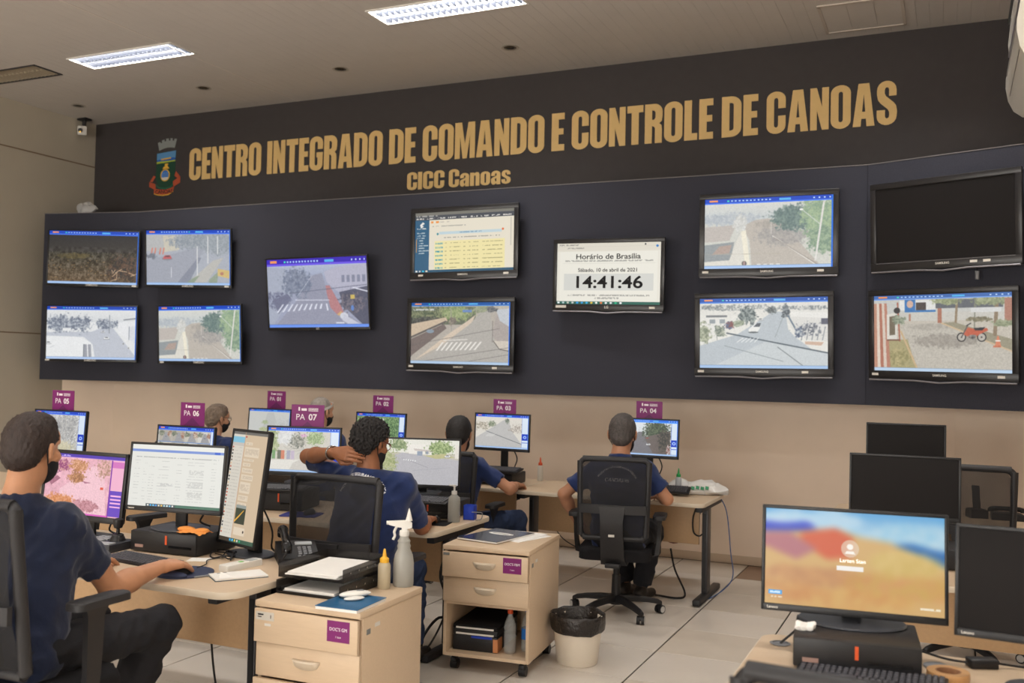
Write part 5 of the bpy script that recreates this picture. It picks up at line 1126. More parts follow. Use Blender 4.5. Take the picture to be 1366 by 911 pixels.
def make_person(P, label, group=None):
    """P holds world-space joints; returns the person with body, clothes, hair and mask"""
    org = A(P['pelvis'][0], P['pelvis'][1], 0.)
    t = thing('person', label, 'person', org, group=group)
    hp = head_tf(P); R = P['R']; hs = P.get('hs', 1.); skin = P['skin']; h = P.get('h', .0095)
    J = {k: A(*v) for k, v in P.items() if k in ('pelvis', 'chest', 'neck', 'shL', 'shR', 'elL', 'elR', 'wrL', 'wrR', 'hipL', 'hipR', 'knL', 'knR', 'anL', 'anR')}
    lat = unit(J['shR'] - J['shL']); upv = unit(J['neck'] - J['pelvis']); fwd = np.cross(upv, lat)
    b = SDF()
    # trunk, lean under the clothes
    for s, sh in ((-1, 'shL'), (1, 'shR')):
        b.cone(J['pelvis'] + lat * s * .07, J['chest'] + lat * s * .075, .095, .095, .05).cone(J['chest'] + lat * s * .075, J[sh] - lat * s * .03 - upv * .01, .09, .055, .05)
    b.cone(J['neck'] - upv * .06, J['neck'], .07, .058, .04).cone(J['neck'], hp(0, -.022, -.05), .056 * hs, .052 * hs, .025)
    # head
    Rr = R
    def he(c, r, k=.015): b.ell(hp(*c), A(*r) * hs, Rr, k)
    he((0, -.012, .03), (.074, .094, .09)); he((0, .03, -.045), (.056, .062, .072), .03); he((0, .062, -.09), (.03, .03, .026), .02); he((0, .07, .045), (.055, .03, .045), .03)
    b.cone(hp(0, .088, .012), hp(0, .112, -.026), .009 * hs, .014 * hs, .012)
    for s in (-1, 1):
        he((s * .03, .088, .03), (.022, .01, .008), .01); he((s * .045, .06, -.02), (.024, .03, .022), .02)
        Ear = R @ np.array(Euler((.15, 0, s * .35)).to_matrix())
        b.ell(hp(s * .079, -.012, -.004), A(.009, .02, .033) * hs, Ear, .006); b.ell(hp(s * .083, -.016, .01), A(.007, .014, .018) * hs, Ear, .006)
    # arms and legs
    for s, q in ((-1, 'L'), (1, 'R')):
        sh, el, wr = J['sh' + q], J['el' + q], J['wr' + q]; d = unit(wr - el); ms = P.get('arm', 1.)
        b.cone(sh, el, .05 * ms, .04 * ms, .03).cone(el, el + (wr - el) * .35, .0415 * ms, .043 * ms, .02).cone(el + (wr - el) * .3, wr, .043 * ms, .026 * ms, .02)
        hip, kn, an = J['hip' + q], J['kn' + q], J['an' + q]
        b.cone(hip, kn, .078, .052, .03).cone(kn, an, .05, .034, .03)
    parts = [b.mesh(h)]
    for q, s in (('L', -1), ('R', 1)):
        hd = P.get('hand' + q)
        if hd: hh = add_hand(SDF(), J['wr' + q], hd[0], hd[1], s, *hd[2:]); parts.append(hh.mesh(.0038))
    np_mesh('body', parts, skin, t, org)
    # shirt: loose over trunk and upper arms, open flat at the sleeve ends
    sl = P.get('sleeve', .62); c = SDF()
    for s, sh, el in ((-1, 'shL', 'elL'), (1, 'shR', 'elR')):
        c.cone(J['neck'] - upv * .05, J[sh] - lat * s * .05 + upv * .01, .07, .052, .05)
        c.cone(J['pelvis'] + lat * s * .075 - upv * .02, J['chest'] + lat * s * .085, .125 * P.get('girth', 1), .118, .06).cone(J['chest'] + lat * s * .08, J[sh] - lat * s * .02 - upv * .012, .112, .072, .06)
        e = J[sh] + (J[el] - J[sh]) * sl; c.cone(J[sh] - lat * s * .012, e, .064, .071 if sl < .7 else .064, .05, flat=1.)
    c.ell(J['pelvis'] + fwd * .06 + upv * .08, A(.13, .12, .12) * P.get('girth', 1), np.stack([lat, fwd, upv], 1), .05)
    c.cone(J['neck'] - upv * .075, J['neck'] - upv * .018, .09, .062, .05)
    nk = J['neck'] + upv * .004
    shirt = np_mesh('shirt', [c.mesh(h, cut=lambda X: (X - nk) @ upv * .8 - .004, disp=wrinkle(P.get('seed', 1), P.get('fold', .012)))], P['shirt'], t, org)
    n0 = nk - upv * .014; nf = P.get('collar', 'crew'); rr_ = .064
    pts = [n0 + (lat * math.cos(a) + fwd * math.sin(a)) * rr_ - upv * (.016 * max(0, math.sin(a))) - org for a in np.linspace(0, 2 * PI, 20, endpoint=False)]
    obj('collar', M().tube([V(p) for p in pts], .011 if nf == 'crew' else .017, n=8, close=True, flat=1.), P['shirt'], t, smooth=80)
    # trousers
    q_ = SDF()
    q_.ell(J['pelvis'] - upv * .02, A(.165, .125, .11) * P.get('leg', 1.), np.stack([lat, fwd, upv], 1), .05)
    for q in 'LR':
        hip, kn, an = J['hip' + q], J['kn' + q], J['an' + q]; ee = kn + (an - kn) * .94
        lg = P.get('leg', 1.); q_.cone(hip, kn, .094 * lg, .07 * lg, .04).cone(kn, kn + (ee - kn) * .4, .069 * lg, .07 * lg, .03).cone(kn + (ee - kn) * .35, ee, .07 * lg, .062 * lg, .03, flat=1.)
    np_mesh('trousers', [q_.mesh(h * 1.05, disp=wrinkle(P.get('seed', 1) + 9, .013))], P['trousers'], t, org)
    for q in 'LR':
        an = J['an' + q]; tf = unit(A(*P.get('toe', (0, 1, 0)))); g = SDF(); z = an[2]
        g.cone(an - A(0, 0, max(0, z - .09)) * .5, an - tf * .03 - A(0, 0, .035), .042, .04, .02).cone(an - tf * .035 - A(0, 0, .045), an + tf * .15 - A(0, 0, .055), .036, .034, .03)
        np_mesh('shoe', [g.mesh(.009, cut=lambda X, zz=an[2] - .085: zz - X[..., 2])], SHOE, t, org)
    # hair: shell over the skull above a sloping hairline
    hr = P['hair']; th = hr.get('thick', .009); g = SDF(); g.ell(hp(0, -.012, .03), (A(.074, .094, .09) + th) * hs, R, .01)
    if hr.get('fringe', True): g.ell(hp(0, .03, .095), A(.05, .05, .03) * hs, R, .03)
    g.ell(hp(0, -.062, -.02), (A(.058, .045, .05) + th * .6) * hs, R, .02)
    for s in (-1, 1): g.ell(hp(s * .064, .012, .012), (A(.012, .018, .032) + th * .3) * hs, R, .01)
    sl_, of_ = hr.get('slope', .72), hr.get('low', -.012); hc = P['head']
    def cut(X):
        l = (X - hc) @ R / hs; y = l[..., 1]; side = np.clip((np.abs(l[..., 0]) - .05) / .02, 0, 1)
        lim = of_ + .026 * side + sl_ * np.maximum(y, -.03) + .03 * np.clip(y - .05, 0, 1) / .05
        lim = np.where(y < -.028, lim - (.05 + .03 * side) * np.clip((-.028 - y) / .028, 0, 1) + .4 * (y + .028) * (y < -.056), lim)
        return (lim - l[..., 2]) * hs * .75
    nzv = np.random.default_rng(P.get('seed', 1)).normal(size=(6, 3)); fq = hr.get('freq', 90)
    dsp = lambda X: hr.get('amp', .0022) * np.mean([np.sin(X @ unit(nzv[i]) * fq * (1 + .3 * i / 6) + i + 2 * np.sin(X @ unit(nzv[(i + 2) % 6]) * fq * .37)) for i in range(6)], 0) * 2.2
    np_mesh('hair', [g.mesh(.0055 if h < .012 else .007, cut=cut, disp=dsp)], hr['mat'], t, org)
    # eyes and brows
    for s in (-1, 1):
        e = hp(s * .031, .083, .012) - org
        obj('eye', M().ell(e, (.0125 * hs,) * 3, n=12), EYE, t); obj('iris', M().ell(hp(s * .031, .0905, .012) - org, (.0062 * hs,) * 3, n=10), IRIS, t)
        obj('eyebrow', M().tube([V(hp(s * x, y, z) - org) for x, y, z in ((.014, .1, .034), (.03, .098, .039), (.047, .087, .035))], .0035, n=6), hr['mat'], t)
    # face mask with ear loops
    mk = SDF(); mk.ell(hp(0, .045, -.055), A(.064, .068, .066) * hs, R, .01); mk.cone(hp(0, .1, .0), hp(0, .118, -.03), .014 * hs, .018 * hs, .03)
    def mcut(X):
        l = (X - hc) @ R / hs; return np.maximum(np.maximum(.012 + .42 * np.abs(l[..., 2] + .05) - l[..., 1], l[..., 2] - (-.012 + .25 * (l[..., 1] - .06))), -.115 - l[..., 2]) * hs
    np_mesh('face_mask', [mk.mesh(.005, cut=mcut)], MASK, t, org)
    for s in (-1, 1):
        pl = [hp(s * x, y, z) - org for x, y, z in ((.058, .035, -.022), (.074, .008, .012), (.079, -.018, .03), (.08, -.034, .006), (.076, -.02, -.03), (.066, .0, -.05), (.058, .03, -.072))]
        obj('mask_strap', M().tube([V(p) for p in pl], .0027, n=6, smooth=4), MASK, t)
    t['_x'] = 0; del t['_x']
    return t, shirt, hp, org
def project_text(body, size, bold, path, target, parent, m, name='back_print', off=.0025):
    """lay text on a cloth surface by casting each point of it along +Y; path(x, y) gives world X, Z"""
    me = text_me(body, size, bold, depth=0.)
    bm = bmesh.new(); bm.from_mesh(me); bpy.data.meshes.remove(me)
    bmesh.ops.triangulate(bm, faces=bm.faces[:])
    tb = bmesh.new(); tb.from_mesh(target.data); bv = BVHTree.FromBMesh(tb); o = parent.location
    for v in bm.verts:
        x, z = path(v.co.x, v.co.y); hit = bv.ray_cast(V((x - o.x, -3., z - o.z)), V((0, 1, 0)))
        v.co = (hit[0] - V((0, off, 0))) if hit[0] is not None else V((x - o.x, 0, z - o.z))
    me = bpy.data.meshes.new(name); bm.to_mesh(me); bm.free(); tb.free(); return link(name, me, m, parent, 0)
EYE = mat('eye_white', (226, 222, 216), .2); IRIS = mat('iris_brown', (50, 30, 22), .15); MASK = mat('black_mask_cloth', (26, 26, 30), .85, bump=.15, bscale=300)
def skin_mat(n, c): return mat('skin_' + n, c, .5, var=.06, vscale=30, bump=.06, bscale=240)
def hair_mat(n, c, st=(1, 1, .35), v=.3): return mat('hair_' + n, c, .55, var=v, vscale=60, bump=.5, bscale=240, stretch=st)
def seated(head, yaw=0., **k):
    """default typing pose under a given head position, facing +Y"""
    h = A(*head); d = dict(head=h, R=headR(yaw, k.pop('pitch', -6)))
    n = h + A(0, -.035, -.15); d.update(neck=n, chest=n + A(0, -.01, -.21), pelvis=A(n[0], n[1] - .12, .545))
    for s, q in ((-1, 'L'), (1, 'R')):
        d['sh' + q] = n + A(s * .185, .0, -.075); d['el' + q] = n + A(s * .235, .13, -.335); d['wr' + q] = A(n[0] + s * .14, n[1] + .38, .785)
        d['hip' + q] = d['pelvis'] + A(s * .09, .03, -.01); d['kn' + q] = A(n[0] + s * .12, n[1] + .36, .55); d['an' + q] = A(n[0] + s * .13, n[1] + .34, .095)
        d['hand' + q] = ((0, 1, -.1), (0, 0, 1), .45)
    d.update(k); return d
# ------------------------------------------------------------------ desks, in three rows, and the right-hand column
make_desk(-3.1, -1.6, 6.9, 7.7, 'back-row beige desk with the plastic bag and the green-capped bottle on it')
make_desk(-4.6, -3.102, 6.9, 7.7, 'back-row beige desk that carries the bleached-road monitor', legs=(True, False))
make_desk(-6.1, -4.602, 6.9, 7.7, 'back-row beige desk under the foggy-view and green-tree monitors', legs=(True, False))
make_desk(-7.6, -6.102, 6.9, 7.7, 'back-row beige desk nearest the left wall', legs=(True, False))
make_desk(-4.26, -2.66, 4.83, 5.63, 'middle-row beige desk where the curly-haired man leans', rc=.07)
make_desk(-5.86, -4.262, 4.83, 5.63, 'middle-row beige desk below the monitor split into many views', legs=(True, False))
make_desk(-7.4, -5.862, 4.83, 5.63, 'middle-row beige desk below the tree-trunk monitor', legs=(True, False))
make_desk(-4.4, -2.66, 3.14, 4.0, 'front-row beige desk with the phone, the notepad and three monitors', rc=.09, pback=.36, leg_in=.15)
make_desk(-.615, 1.1, 2.87, 3.63, 'foreground beige desk under the hill-picture monitor, lower right', rc=.06)
make_desk(-.6, .62, 4.83, 5.6, 'right-hand middle desk behind the hill-picture monitor')
make_desk(-.75, .62, 6.95, 7.55, 'right-hand back desk carrying two black phones')

# ------------------------------------------------------------------ back row equipment
small_pc(-3.36, 7.27, .74, .05, 'black desktop computer below the bleached-road monitor', (.3, .3, .095))
make_monitor(-3.32, 7.16, 1.166, -1, -2, .50, .305, .835, L_('road3', paint_road3), 'back-row monitor showing a bleached road', base='square')
keyboard(-3.31, 7.12, .86, .0, 'black keyboard propped on the computer below the bleached-road monitor', .15, .36)
sign_card('03', -3.426, -3.221, 7.215, 1.432, 1.319, 'purple card over the bleached-road monitor, reading PA 03')
small_pc(-2.30, 7.40, .74, 0, 'black desktop computer behind the grey-haired man in the mesh chair', (.3, .3, .095))
make_monitor(-2.122, 7.238, 1.171, 0, -4.2, .50, .305, .835, L_('avenue', paint_ave), 'back-row monitor showing an avenue with trees', base='square')
keyboard(-1.98, 7.3, .775, .1, 'black keyboard beside the plastic bag', .25, .36)
sign_card('04', -2.236, -2.027, 7.315, 1.452, 1.323, 'purple card over the avenue monitor, reading PA 04')
small_pc(-4.42, 7.27, .74, 0, 'black desktop computer below the green-tree monitor', (.3, .3, .095))
make_monitor(-4.46, 7.134, 1.132, .7, -4, .50, .305, .835, L_('green', paint_green), 'back-row monitor showing green trees', base='square')
sign_card('02', -4.581, -4.375, 7.2, 1.429, 1.281, 'purple card over the green-tree monitor, reading PA 02')
small_pc(-5.85, 7.55, .74, 0, 'black desktop computer below the foggy-view monitor', (.3, .28, .095))
make_monitor(-5.894, 7.45, 1.108, 0, -4, .50, .305, .835, L_('fog', paint_fog), 'back-row monitor showing a foggy aerial view', base='square')
sign_card('01', -5.972, -5.757, 7.515, 1.425, 1.254, 'purple card over the foggy-view monitor, reading PA 01')
def dropper(x, y, z, hgt, cap, capc, label, liquid=(226, 222, 212), r=.024):
    t = thing('dropper_bottle', label, 'bottle', (x, y, z)); s = hgt / .17
    obj('bottle', M().lathe([(r * .92, 0), (r, .004), (r, .098 * s), (r * .85, .108 * s), (r * .5, .114 * s), (.0001, .115 * s)], n=20), mat('frosted_bottle_%d' % liquid[0], liquid, .3, trans=.35, alpha=.92), t)
    cm_ = mat('cap_' + cap, capc, .4)
    obj('cap', M().lathe([(r * .72, .112 * s), (r * .72, .128 * s), (r * .35, .136 * s), (r * .16, .168 * s), (.0001, .17 * s)], n=16), cm_, t); return t
dropper(-3.158, 7.6, .74, .2, 'orange', (216, 84, 40), 'clear dropper bottle with orange cap alone on the back desk')
dropper(-1.914, 7.40, .74, .2, 'green', (40, 150, 80), 'small bottle with green cap beside the plastic bag', (206, 210, 216))
t = thing('plastic_bag', 'white plastic shopping bag with green print, lying on the back desk end', 'plastic bag', (-1.8, 7.5, .74))
b = M()
for c, r in (((-.03, 0, .03), (.17, .11, .06)), ((.1, .02, .03), (.14, .1, .05)), ((-.12, .0, .05), (.1, .09, .05)), ((.03, .0, .06), (.13, .08, .045))): b.ell(c, r, n=24)
for v in b.bm.verts:
    v.co += mnoise.noise_vector(v.co * 14) * .028 + mnoise.noise_vector(v.co * 40) * .008; v.co.z = max(v.co.z, .001)
BAG = mat('white_bag_film', (222, 220, 216), .3, trans=.1, var=.04)
bagme = obj('bag_film', b, BAG, t)
gp = M()
for i in range(4): gp.box((.0 + .035 * i, -.105 + .008 * i, .055 + .004 * (i % 2)), (.026, .003, .03), rot=E(-.8, .2, .3))
obj('green_print', gp, mat('green_print', (40, 130, 86), .5), t)

# ------------------------------------------------------------------ middle row equipment
small_pc(-3.0, 5.48, .74, .1, 'black desktop computer right of the curly-haired man', (.36, .32, .1))
make_monitor(-3.195, 5.62, 1.047, 16, -4, .537, .329, .84, L_('house', paint_house), 'monitor showing a white house at a street corner, in front of the curly-haired man', base='square')
keyboard(-2.99, 5.30, .845, .1, 'black keyboard lying on the computer right of the curly-haired man', .12, .36)
t = thing('mouse_pad', 'small black mouse pad near the pump bottle', 'mouse pad', (-2.84, 5.18, .74), .2); obj('pad', M().prism(rrect(.2, .2, .02), .004), BLK_FAB, t)
mouse(-2.84, 5.19, .744, .2, 'black mouse near the pump bottle')
t = thing('pump_bottle', 'clear pump dispenser bottle on the middle desk corner', 'bottle', (-2.76, 5.28, .74))
CLR = mat('clear_gel_bottle', (190, 190, 184), .25, trans=.45, alpha=.9)
obj('bottle', M().lathe([(.035, 0), (.038, .006), (.038, .13), (.034, .15), (.018, .165), (.014, .17)], n=22), CLR, t)
obj('pump', M().lathe([(.017, .168), (.017, .188), (.006, .19), (.006, .215), (.012, .216), (.012, .226), (.0001, .227)], n=14).box((-.018, 0, .221), (.04, .009, .008), bev=.003), mat('clear_pump', (206, 206, 204), .3), t)
t = thing('card_holder', 'blue plastic holder with a wire loop near the desk corner', 'holder', (-2.72, 5.42, .74), .2)
BLU = mat('blue_plastic', (30, 62, 176), .35)
hb = M()
for s in (-1, 1): hb.b2((s * .035, -.03, 0), (s * .031, .03, .09)); hb.b2((-.035, s * .03, 0), (.035, s * .026, .09))
hb.b2((-.035, -.03, 0), (.035, .03, .006)); obj('box', hb, BLU, t); obj('wire', M().tube([(.02, -.03, .05), (.06, -.06, .055), (.09, -.05, .05), (.08, -.03, .01), (.05, -.05, .004)], .003, n=6, smooth=4), GREY_P, t)
small_pc(-3.98, 5.22, .74, .25, 'black desktop computer below the market-street monitor', (.36, .30, .13))
make_monitor(-4.04, 5.48, 1.09, 13, -3, .545, .335, .87, L_('market', paint_market), 'monitor showing a market street from above', base='square')
keyboard(-3.93, 5.11, .874, .25, 'black keyboard on the computer below the market-street monitor', .1, .36)
sign_card('07', -4.175, -3.93, 5.54, 1.405, 1.24, 'largest-looking purple card, over the market-street monitor', .2)
t = thing('mouse_pad', 'dark blue mouse pad seen past the phone', 'mouse pad', (-3.70, 5.02, .74), .3); obj('pad', M().prism(rrect(.24, .2, .03), .004), mat('blue_pad', (40, 44, 110), .8), t)
mouse(-3.66, 5.05, .744, .1, 'black mouse on the dark blue pad')
small_pc(-4.92, 5.4, .74, 0, 'black desktop computer below the monitor split into many views', (.36, .3, .1))
make_monitor(-4.98, 5.36, 1.066, 0, -4, .535, .325, .84, L_('multi', paint_multi), 'monitor split into many small street views', base='square')
sign_card('06', -5.078, -4.856, 5.415, 1.393, 1.235, 'purple card beside the man in glasses, reading PA 06')
small_pc(-6.08, 5.4, .74, 0, 'black desktop computer below the tree-trunk monitor', (.36, .3, .1))
make_monitor(-6.14, 5.28, 1.135, 0, -4, .55, .335, .84, L_('forest', paint_forest), 'monitor showing pale tree trunks', base='square')
sign_card('05', -6.286, -6.055, 5.335, 1.448, 1.29, 'purple card nearest the left wall, reading PA 05')

# ------------------------------------------------------------------ front desk equipment
small_pc(-3.515, 3.80, .74, .06, 'black desktop computer with an orange strip and an orange cloth on it', (.40, .30, .105), strip=.02)
make_monitor(-3.506, 3.717, 1.105, 7.7, -5.8, .555, .34, .845, L_('document', paint_doc), 'front-desk monitor with a white document page', logo='Lenovo', base_r=.13)
make_monitor(-4.175, 3.754, 1.017, 0, -5.7, .60, .364, .74, L_('pink', paint_pink), 'front-desk monitor with a pink street picture, in front of the left man', kind='old', base='square')
make_monitor(-3.151, 3.803, 1.074, -17.5, -7.8, .325, .565, .74, L_('chat', paint_chat), 'upright turned monitor with a beige chat page', portrait=True, base='round', base_r=.12)
t = thing('cleaning_cloth', 'orange cleaning cloth on the computer below the white document screen', 'cloth', (-3.37, 3.71, .845))
b = M(); g = []; nx, ny = 22, 12
for j in range(ny + 1):
    for i in range(nx + 1):
        u, v_ = i / nx - .5, j / ny - .5; z = .012 + .02 * (.25 - u * u) * 2 + .012 * mnoise.noise(V((u * 7, v_ * 6, 1))); g.append(V((u * .17, v_ * .1 + .01 * math.sin(u * 9), max(.002, z * (1 - 1.2 * abs(v_))))))
b.raw(g, [(j * (nx + 1) + i, j * (nx + 1) + i + 1, (j + 1) * (nx + 1) + i + 1, (j + 1) * (nx + 1) + i) for j in range(ny) for i in range(nx)])
b.ell((-.05, 0, .016), (.05, .035, .014), n=14).ell((.04, .01, .014), (.04, .03, .013), n=14)
obj('folded_cloth', b, mat('orange_cloth', (226, 146, 70), .9, bump=.3, bscale=120), t, smooth=80)
keyboard(-3.44, 3.455, .74, -.12, 'black keyboard in front of the computer with the orange cloth', .06)
t = thing('joystick_controller', 'black joystick control panel with grey keys beside the keyboard', 'joystick', (-3.845, 3.61, .74), .1)
obj('case', M().prism([(-.105, -.1), (.105, -.1), (.105, .1), (-.105, .1)], .04, bev=.006), mat('panel_dark', (50, 52, 58), .45), t)
obj('boot', M().lathe([(.04, .038), (.036, .05), (.034, .056), (.03, .06), (.028, .07), (.02, .075)], (.045, .03, 0), n=20), BLK, t)
obj('stick', M().lathe([(.009, .07), (.009, .1), (.02, .104), (.026, .125), (.024, .145), (.012, .152), (.0001, .153)], (.045, .03, 0), n=18), BLK, t)
kk = M()
for r in range(4):
    for c in range(3): kk.box((-.085 + .034 * c, .075 - .045 * r, .043), (.028, .032, .01), bev=.002, seg=1)
o = obj('buttons', kk, mat('button_grey', (150, 152, 156), .45), t); o['kind'] = 'stuff'
obj('screen_strip', M().box((.05, -.065, .042), (.09, .045, .006)), mat('lcd_grey', (176, 180, 182), .3), t)
t = thing('mouse_pad', 'dark blue mouse pad with a wrist rest under the man\'s right hand', 'mouse pad', (-3.11, 3.37, .74), .15)
obj('pad', M().prism([(.125 * math.cos(a * PI / 16) * 1., .13 * math.sin(a * PI / 16)) for a in range(32)], .006), mat('navy_pad', (48, 56, 84), .7), t)
obj('wrist_rest', M().ell((0, -.1, .012), (.08, .03, .016), n=20), mat('navy_pad', (48, 56, 84), .7), t)
mouse(-3.09, 3.335, .746, .0, 'black mouse under the left man\'s hand')
t = thing('desk_phone', 'black desk telephone with handset and number keys', 'telephone', (-2.86, 3.85, .74), .75)
prof = [(-.1, 0), (.1, 0), (.1, .075), (.09, .08), (-.1, .028)]
b = M(); b.ring([[V((x, y, z)) for y, z in prof] for x in (-.095, .095)]); obj('base', b, BLK, t, smooth=0)
sl_ = math.atan2(.052, .19); X_ = T(0, -.1, .028) @ Rt(sl_, 'X'); kk = M()
for r in range(4):
    for c in range(3): kk.box((.01 + .024 * c, .04 + .022 * r, .005), (.017, .013, .006), bev=.002, seg=1)
for c in range(4): kk.box((.005 + .022 * c, .018, .004), (.014, .007, .005))
obj('keypad', kk.xf(X_), GREY_P, t); obj('display', M().box((.035, .155, .003), (.08, .03, .005)).xf(X_), mat('lcd_grey', (176, 180, 182), .3), t)
hsx = -.058
obj('handset', M().tube([V((hsx, -.11, .055)), V((hsx, -.1, .085)), V((hsx, -.04, .105)), V((hsx, .05, .125)), V((hsx, .1, .13)), V((hsx, .115, .1))], [.024, .026, .019, .019, .027, .025], n=12, smooth=4), BLK_G, t, smooth=70)
cord = []
for k in range(220):
    u = k / 219; a = u * 60 * PI; cx_, cy_, cz_ = -.058 - .05 * math.sin(u * PI), -.12 - .05 * math.sin(u * PI), .05 * (1 - u) ** 2 + .012; cord.append(V((cx_ + u * .05, cy_ + u * .02 + .006 * math.cos(a), cz_ + .006 * math.sin(a))))
obj('spiral_cord', M().tube(cord, .0028, n=5), BLK, t)
t = thing('notepad', 'small white notepad with a bent corner near the desk edge', 'notepad', (-2.86, 3.43, .74), .95)
obj('cover', M().b2((-.115, -.07, 0), (.115, .07, .004)), mat('teal_cover', (60, 84, 96), .6), t); obj('page', M().b2((-.113, -.07, .004), (.115, .068, .010)), PAPER, t); obj('bent_corner', M().raw([V((-.1, -.07, .011)), V((-.03, -.07, .011)), V((-.06, -.02, .011)), V((-.085, -.03, .035))], [(0, 1, 3), (1, 2, 3)]), PAPER, t)
t = thing('pen', 'slim pen lying behind the notepad', 'pen', (-2.965, 3.37, .7455), 1.1); obj('barrel', M().cyl((-.07, 0, 0), (.06, 0, 0), .0045, n=10), GREY_P, t); obj('cap', M().cyl((.03, 0, 0), (.075, 0, 0), .0058, n=10), BLK, t)
t = thing('remote_control', 'white remote-like handheld with a green key, between notepad and monitor foot', 'remote', (-2.97, 3.58, .74), 1.45)
obj('case', M().prism(rrect(.22, .06, .01), .028, bev=.005), WHITE_P, t); obj('green_key', M().box((0, 0, .029), (.02, .016, .003)), mat('green_key', (120, 190, 100), .4), t); obj('display', M().box((.06, 0, .029), (.05, .036, .003)), mat('lcd_grey', (176, 180, 182), .3), t)
t = thing('paper_note', 'small white paper slip near the mouse', 'paper', (-3.26, 3.63, .74), .4); obj('slip', M().b2((-.05, -.04, 0), (.05, .04, .002)), PAPER, t)
t = thing('loose_cable', 'tangled black cable on the desk under the upright monitor', 'cable', (-3.3, 3.72, .746))
pts = [V((-.05 + .0, .1, .0))]
for k in range(26): a = k * .8; pts.append(V((.06 + .08 * math.sin(a * .9) * (1 - k / 60) + .004 * k, .02 + .07 * math.cos(a), .002 + .01 * (k % 3 == 0))))
obj('cable', M().tube(pts, .0035, n=6, smooth=4), CABLE, t)
t = thing('mouse_cable', 'thin black mouse lead running from the hand to the monitor', 'cable', (-3.12, 3.46, .745))
obj('cable', M().tube([(0, 0, .002), (-.02, .08, .002), (-.08, .16, .002), (-.06, .26, .002), (-.16, .3, .002)], .0025, n=6, smooth=5), CABLE, t)

# ------------------------------------------------------------------ pedestals and what they carry
make_pedestal(-2.388, 3.548, math.radians(2), "front drawer pedestal with a purple label reading DOC'S GM", kind='drawers', d=.52, w=.5)
make_pedestal(-2.345, 5.115, math.radians(6), "drawer pedestal with an open niche, labelled DOC'S FBM")
SMOKE = mat('smoked_acrylic', (40, 37, 36), .15, alpha=.72)
def tray(x, y, z, rz, label, paper=True, d=.056):
    t = thing('document_tray', label, 'tray', (x, y, z), rz, 'smoked plastic letter trays')
    w, l = .32, .39; b = M(); b.b2((-w / 2, -l / 2, 0), (w / 2, l / 2, .004))
    for s in (-1, 1): b.b2((s * w / 2, -l / 2, 0), (s * (w / 2 - .004), l / 2, d))
    b.b2((-w / 2, l / 2 - .004, 0), (w / 2, l / 2, d)); b.b2((-w / 2, -l / 2, 0), (w / 2, -l / 2 + .004, .012)); obj('tray', b, SMOKE, t)
    rv = M()
    for s in (-1, 1):
        for k in range(5): rv.cyl((s * (w / 2 + .0005), -.14 + .07 * k, d * .6), (s * (w / 2 + .003), -.14 + .07 * k, d * .6), .004, n=8)
    o = obj('stud', rv, CHROME, t)
    if paper:
        for k in range(3): obj('sheet', M().box((random.uniform(-.008, .008), -.005 + random.uniform(-.012, .01), .009 + .006 * k), (.25, .35, .0045), rot=E(0, 0, random.uniform(-.03, .03))), PAPER, t)
    return t
tray(-2.475, 3.60, .702, .03, 'lower smoked letter tray on the front pedestal'); tray(-2.475, 3.61, .77, .06, 'upper smoked letter tray filled with white papers')
t = thing('spray_bottle', 'white translucent trigger spray bottle on the front pedestal', 'bottle', (-2.23, 3.79, .70), .5)
SPR = mat('translucent_white_bottle', (188, 187, 180), .35, trans=.3, alpha=.9)
obj('bottle', M().lathe([(.042, 0), (.046, .006), (.046, .1), (.04, .14), (.028, .165), (.031, .178), (.026, .19), (.029, .2), (.021, .212), (.019, .225)], n=26), SPR, t)
obj('sprayer_neck', M().lathe([(.02, .222), (.022, .228), (.022, .245), (.015, .25)], n=18), WHITE_P, t)
hd = M(); hd.ring([[V((x, y, z)) for y, z in ((-.011 * k, z0), (.011 * k, z0), (.009 * k, z1), (-.009 * k, z1))] for x, z0, z1, k in ((-.07, .272, .288, .8), (-.03, .262, .29, 1), (.02, .255, .292, 1.1), (.034, .26, .28, .9))])
obj('sprayer_head', hd.b2((-.012, -.011, .243), (.014, .011, .265), bev=.003).cyl((-.07, 0, .28), (-.08, 0, .28), .009, n=10), WHITE_P, t)
obj('trigger', M().tube([(-.035, 0, .262), (-.045, 0, .24), (-.042, 0, .222), (-.05, 0, .205)], .006, n=8, smooth=3), WHITE_P, t)
obj('spare_nozzle', M().cyl((0.02, 0, .29), (.02, 0, .345), .016, .002, n=12), WHITE_P, t)
dropper(-2.275, 3.70, .70, .175, 'yellow', (230, 176, 50), 'small squeeze bottle with yellow cap beside the spray bottle', (222, 208, 178), .028)
t = thing('blue_notebook', 'blue covered notebook on the front corner of the pedestal', 'notebook', (-2.235, 3.385, .70), .06)
obj('pages', M().b2((-.095, -.12, 0), (.095, .12, .012)), PAPER, t); obj('cover', M().b2((-.097, -.122, .012), (.097, .122, .0145)), mat('blue_cover', (36, 96, 140), .35, var=.2, vscale=18), t)
t = thing('thermometer', 'white handheld gadget lying on the blue notebook', 'gadget', (-2.26, 3.45, .7145), .9); obj('case', M().ell((0, 0, .014), (.07, .026, .014), n=20).ell((-.02, -.05, .008), (.045, .02, .008), n=16), WHITE_P, t); obj('display', M().box((.02, 0, .0265), (.03, .018, .004)), GREY_P, t)
t = thing('paper_stack', 'loose white papers under the dark magazine', 'paper', (-2.30, 5.22, .70), -.3)
for k in range(2): obj('sheet', M().box((.02 - .02 * k, .01 * k, .001 + .002 * k), (.22, .3, .0018), rot=E(0, 0, .22 * k)), PAPER, t)
t = thing('magazine', 'dark glossy magazine with a pale oval on the niche pedestal', 'magazine', (-2.40, 5.13, .705), -.15)
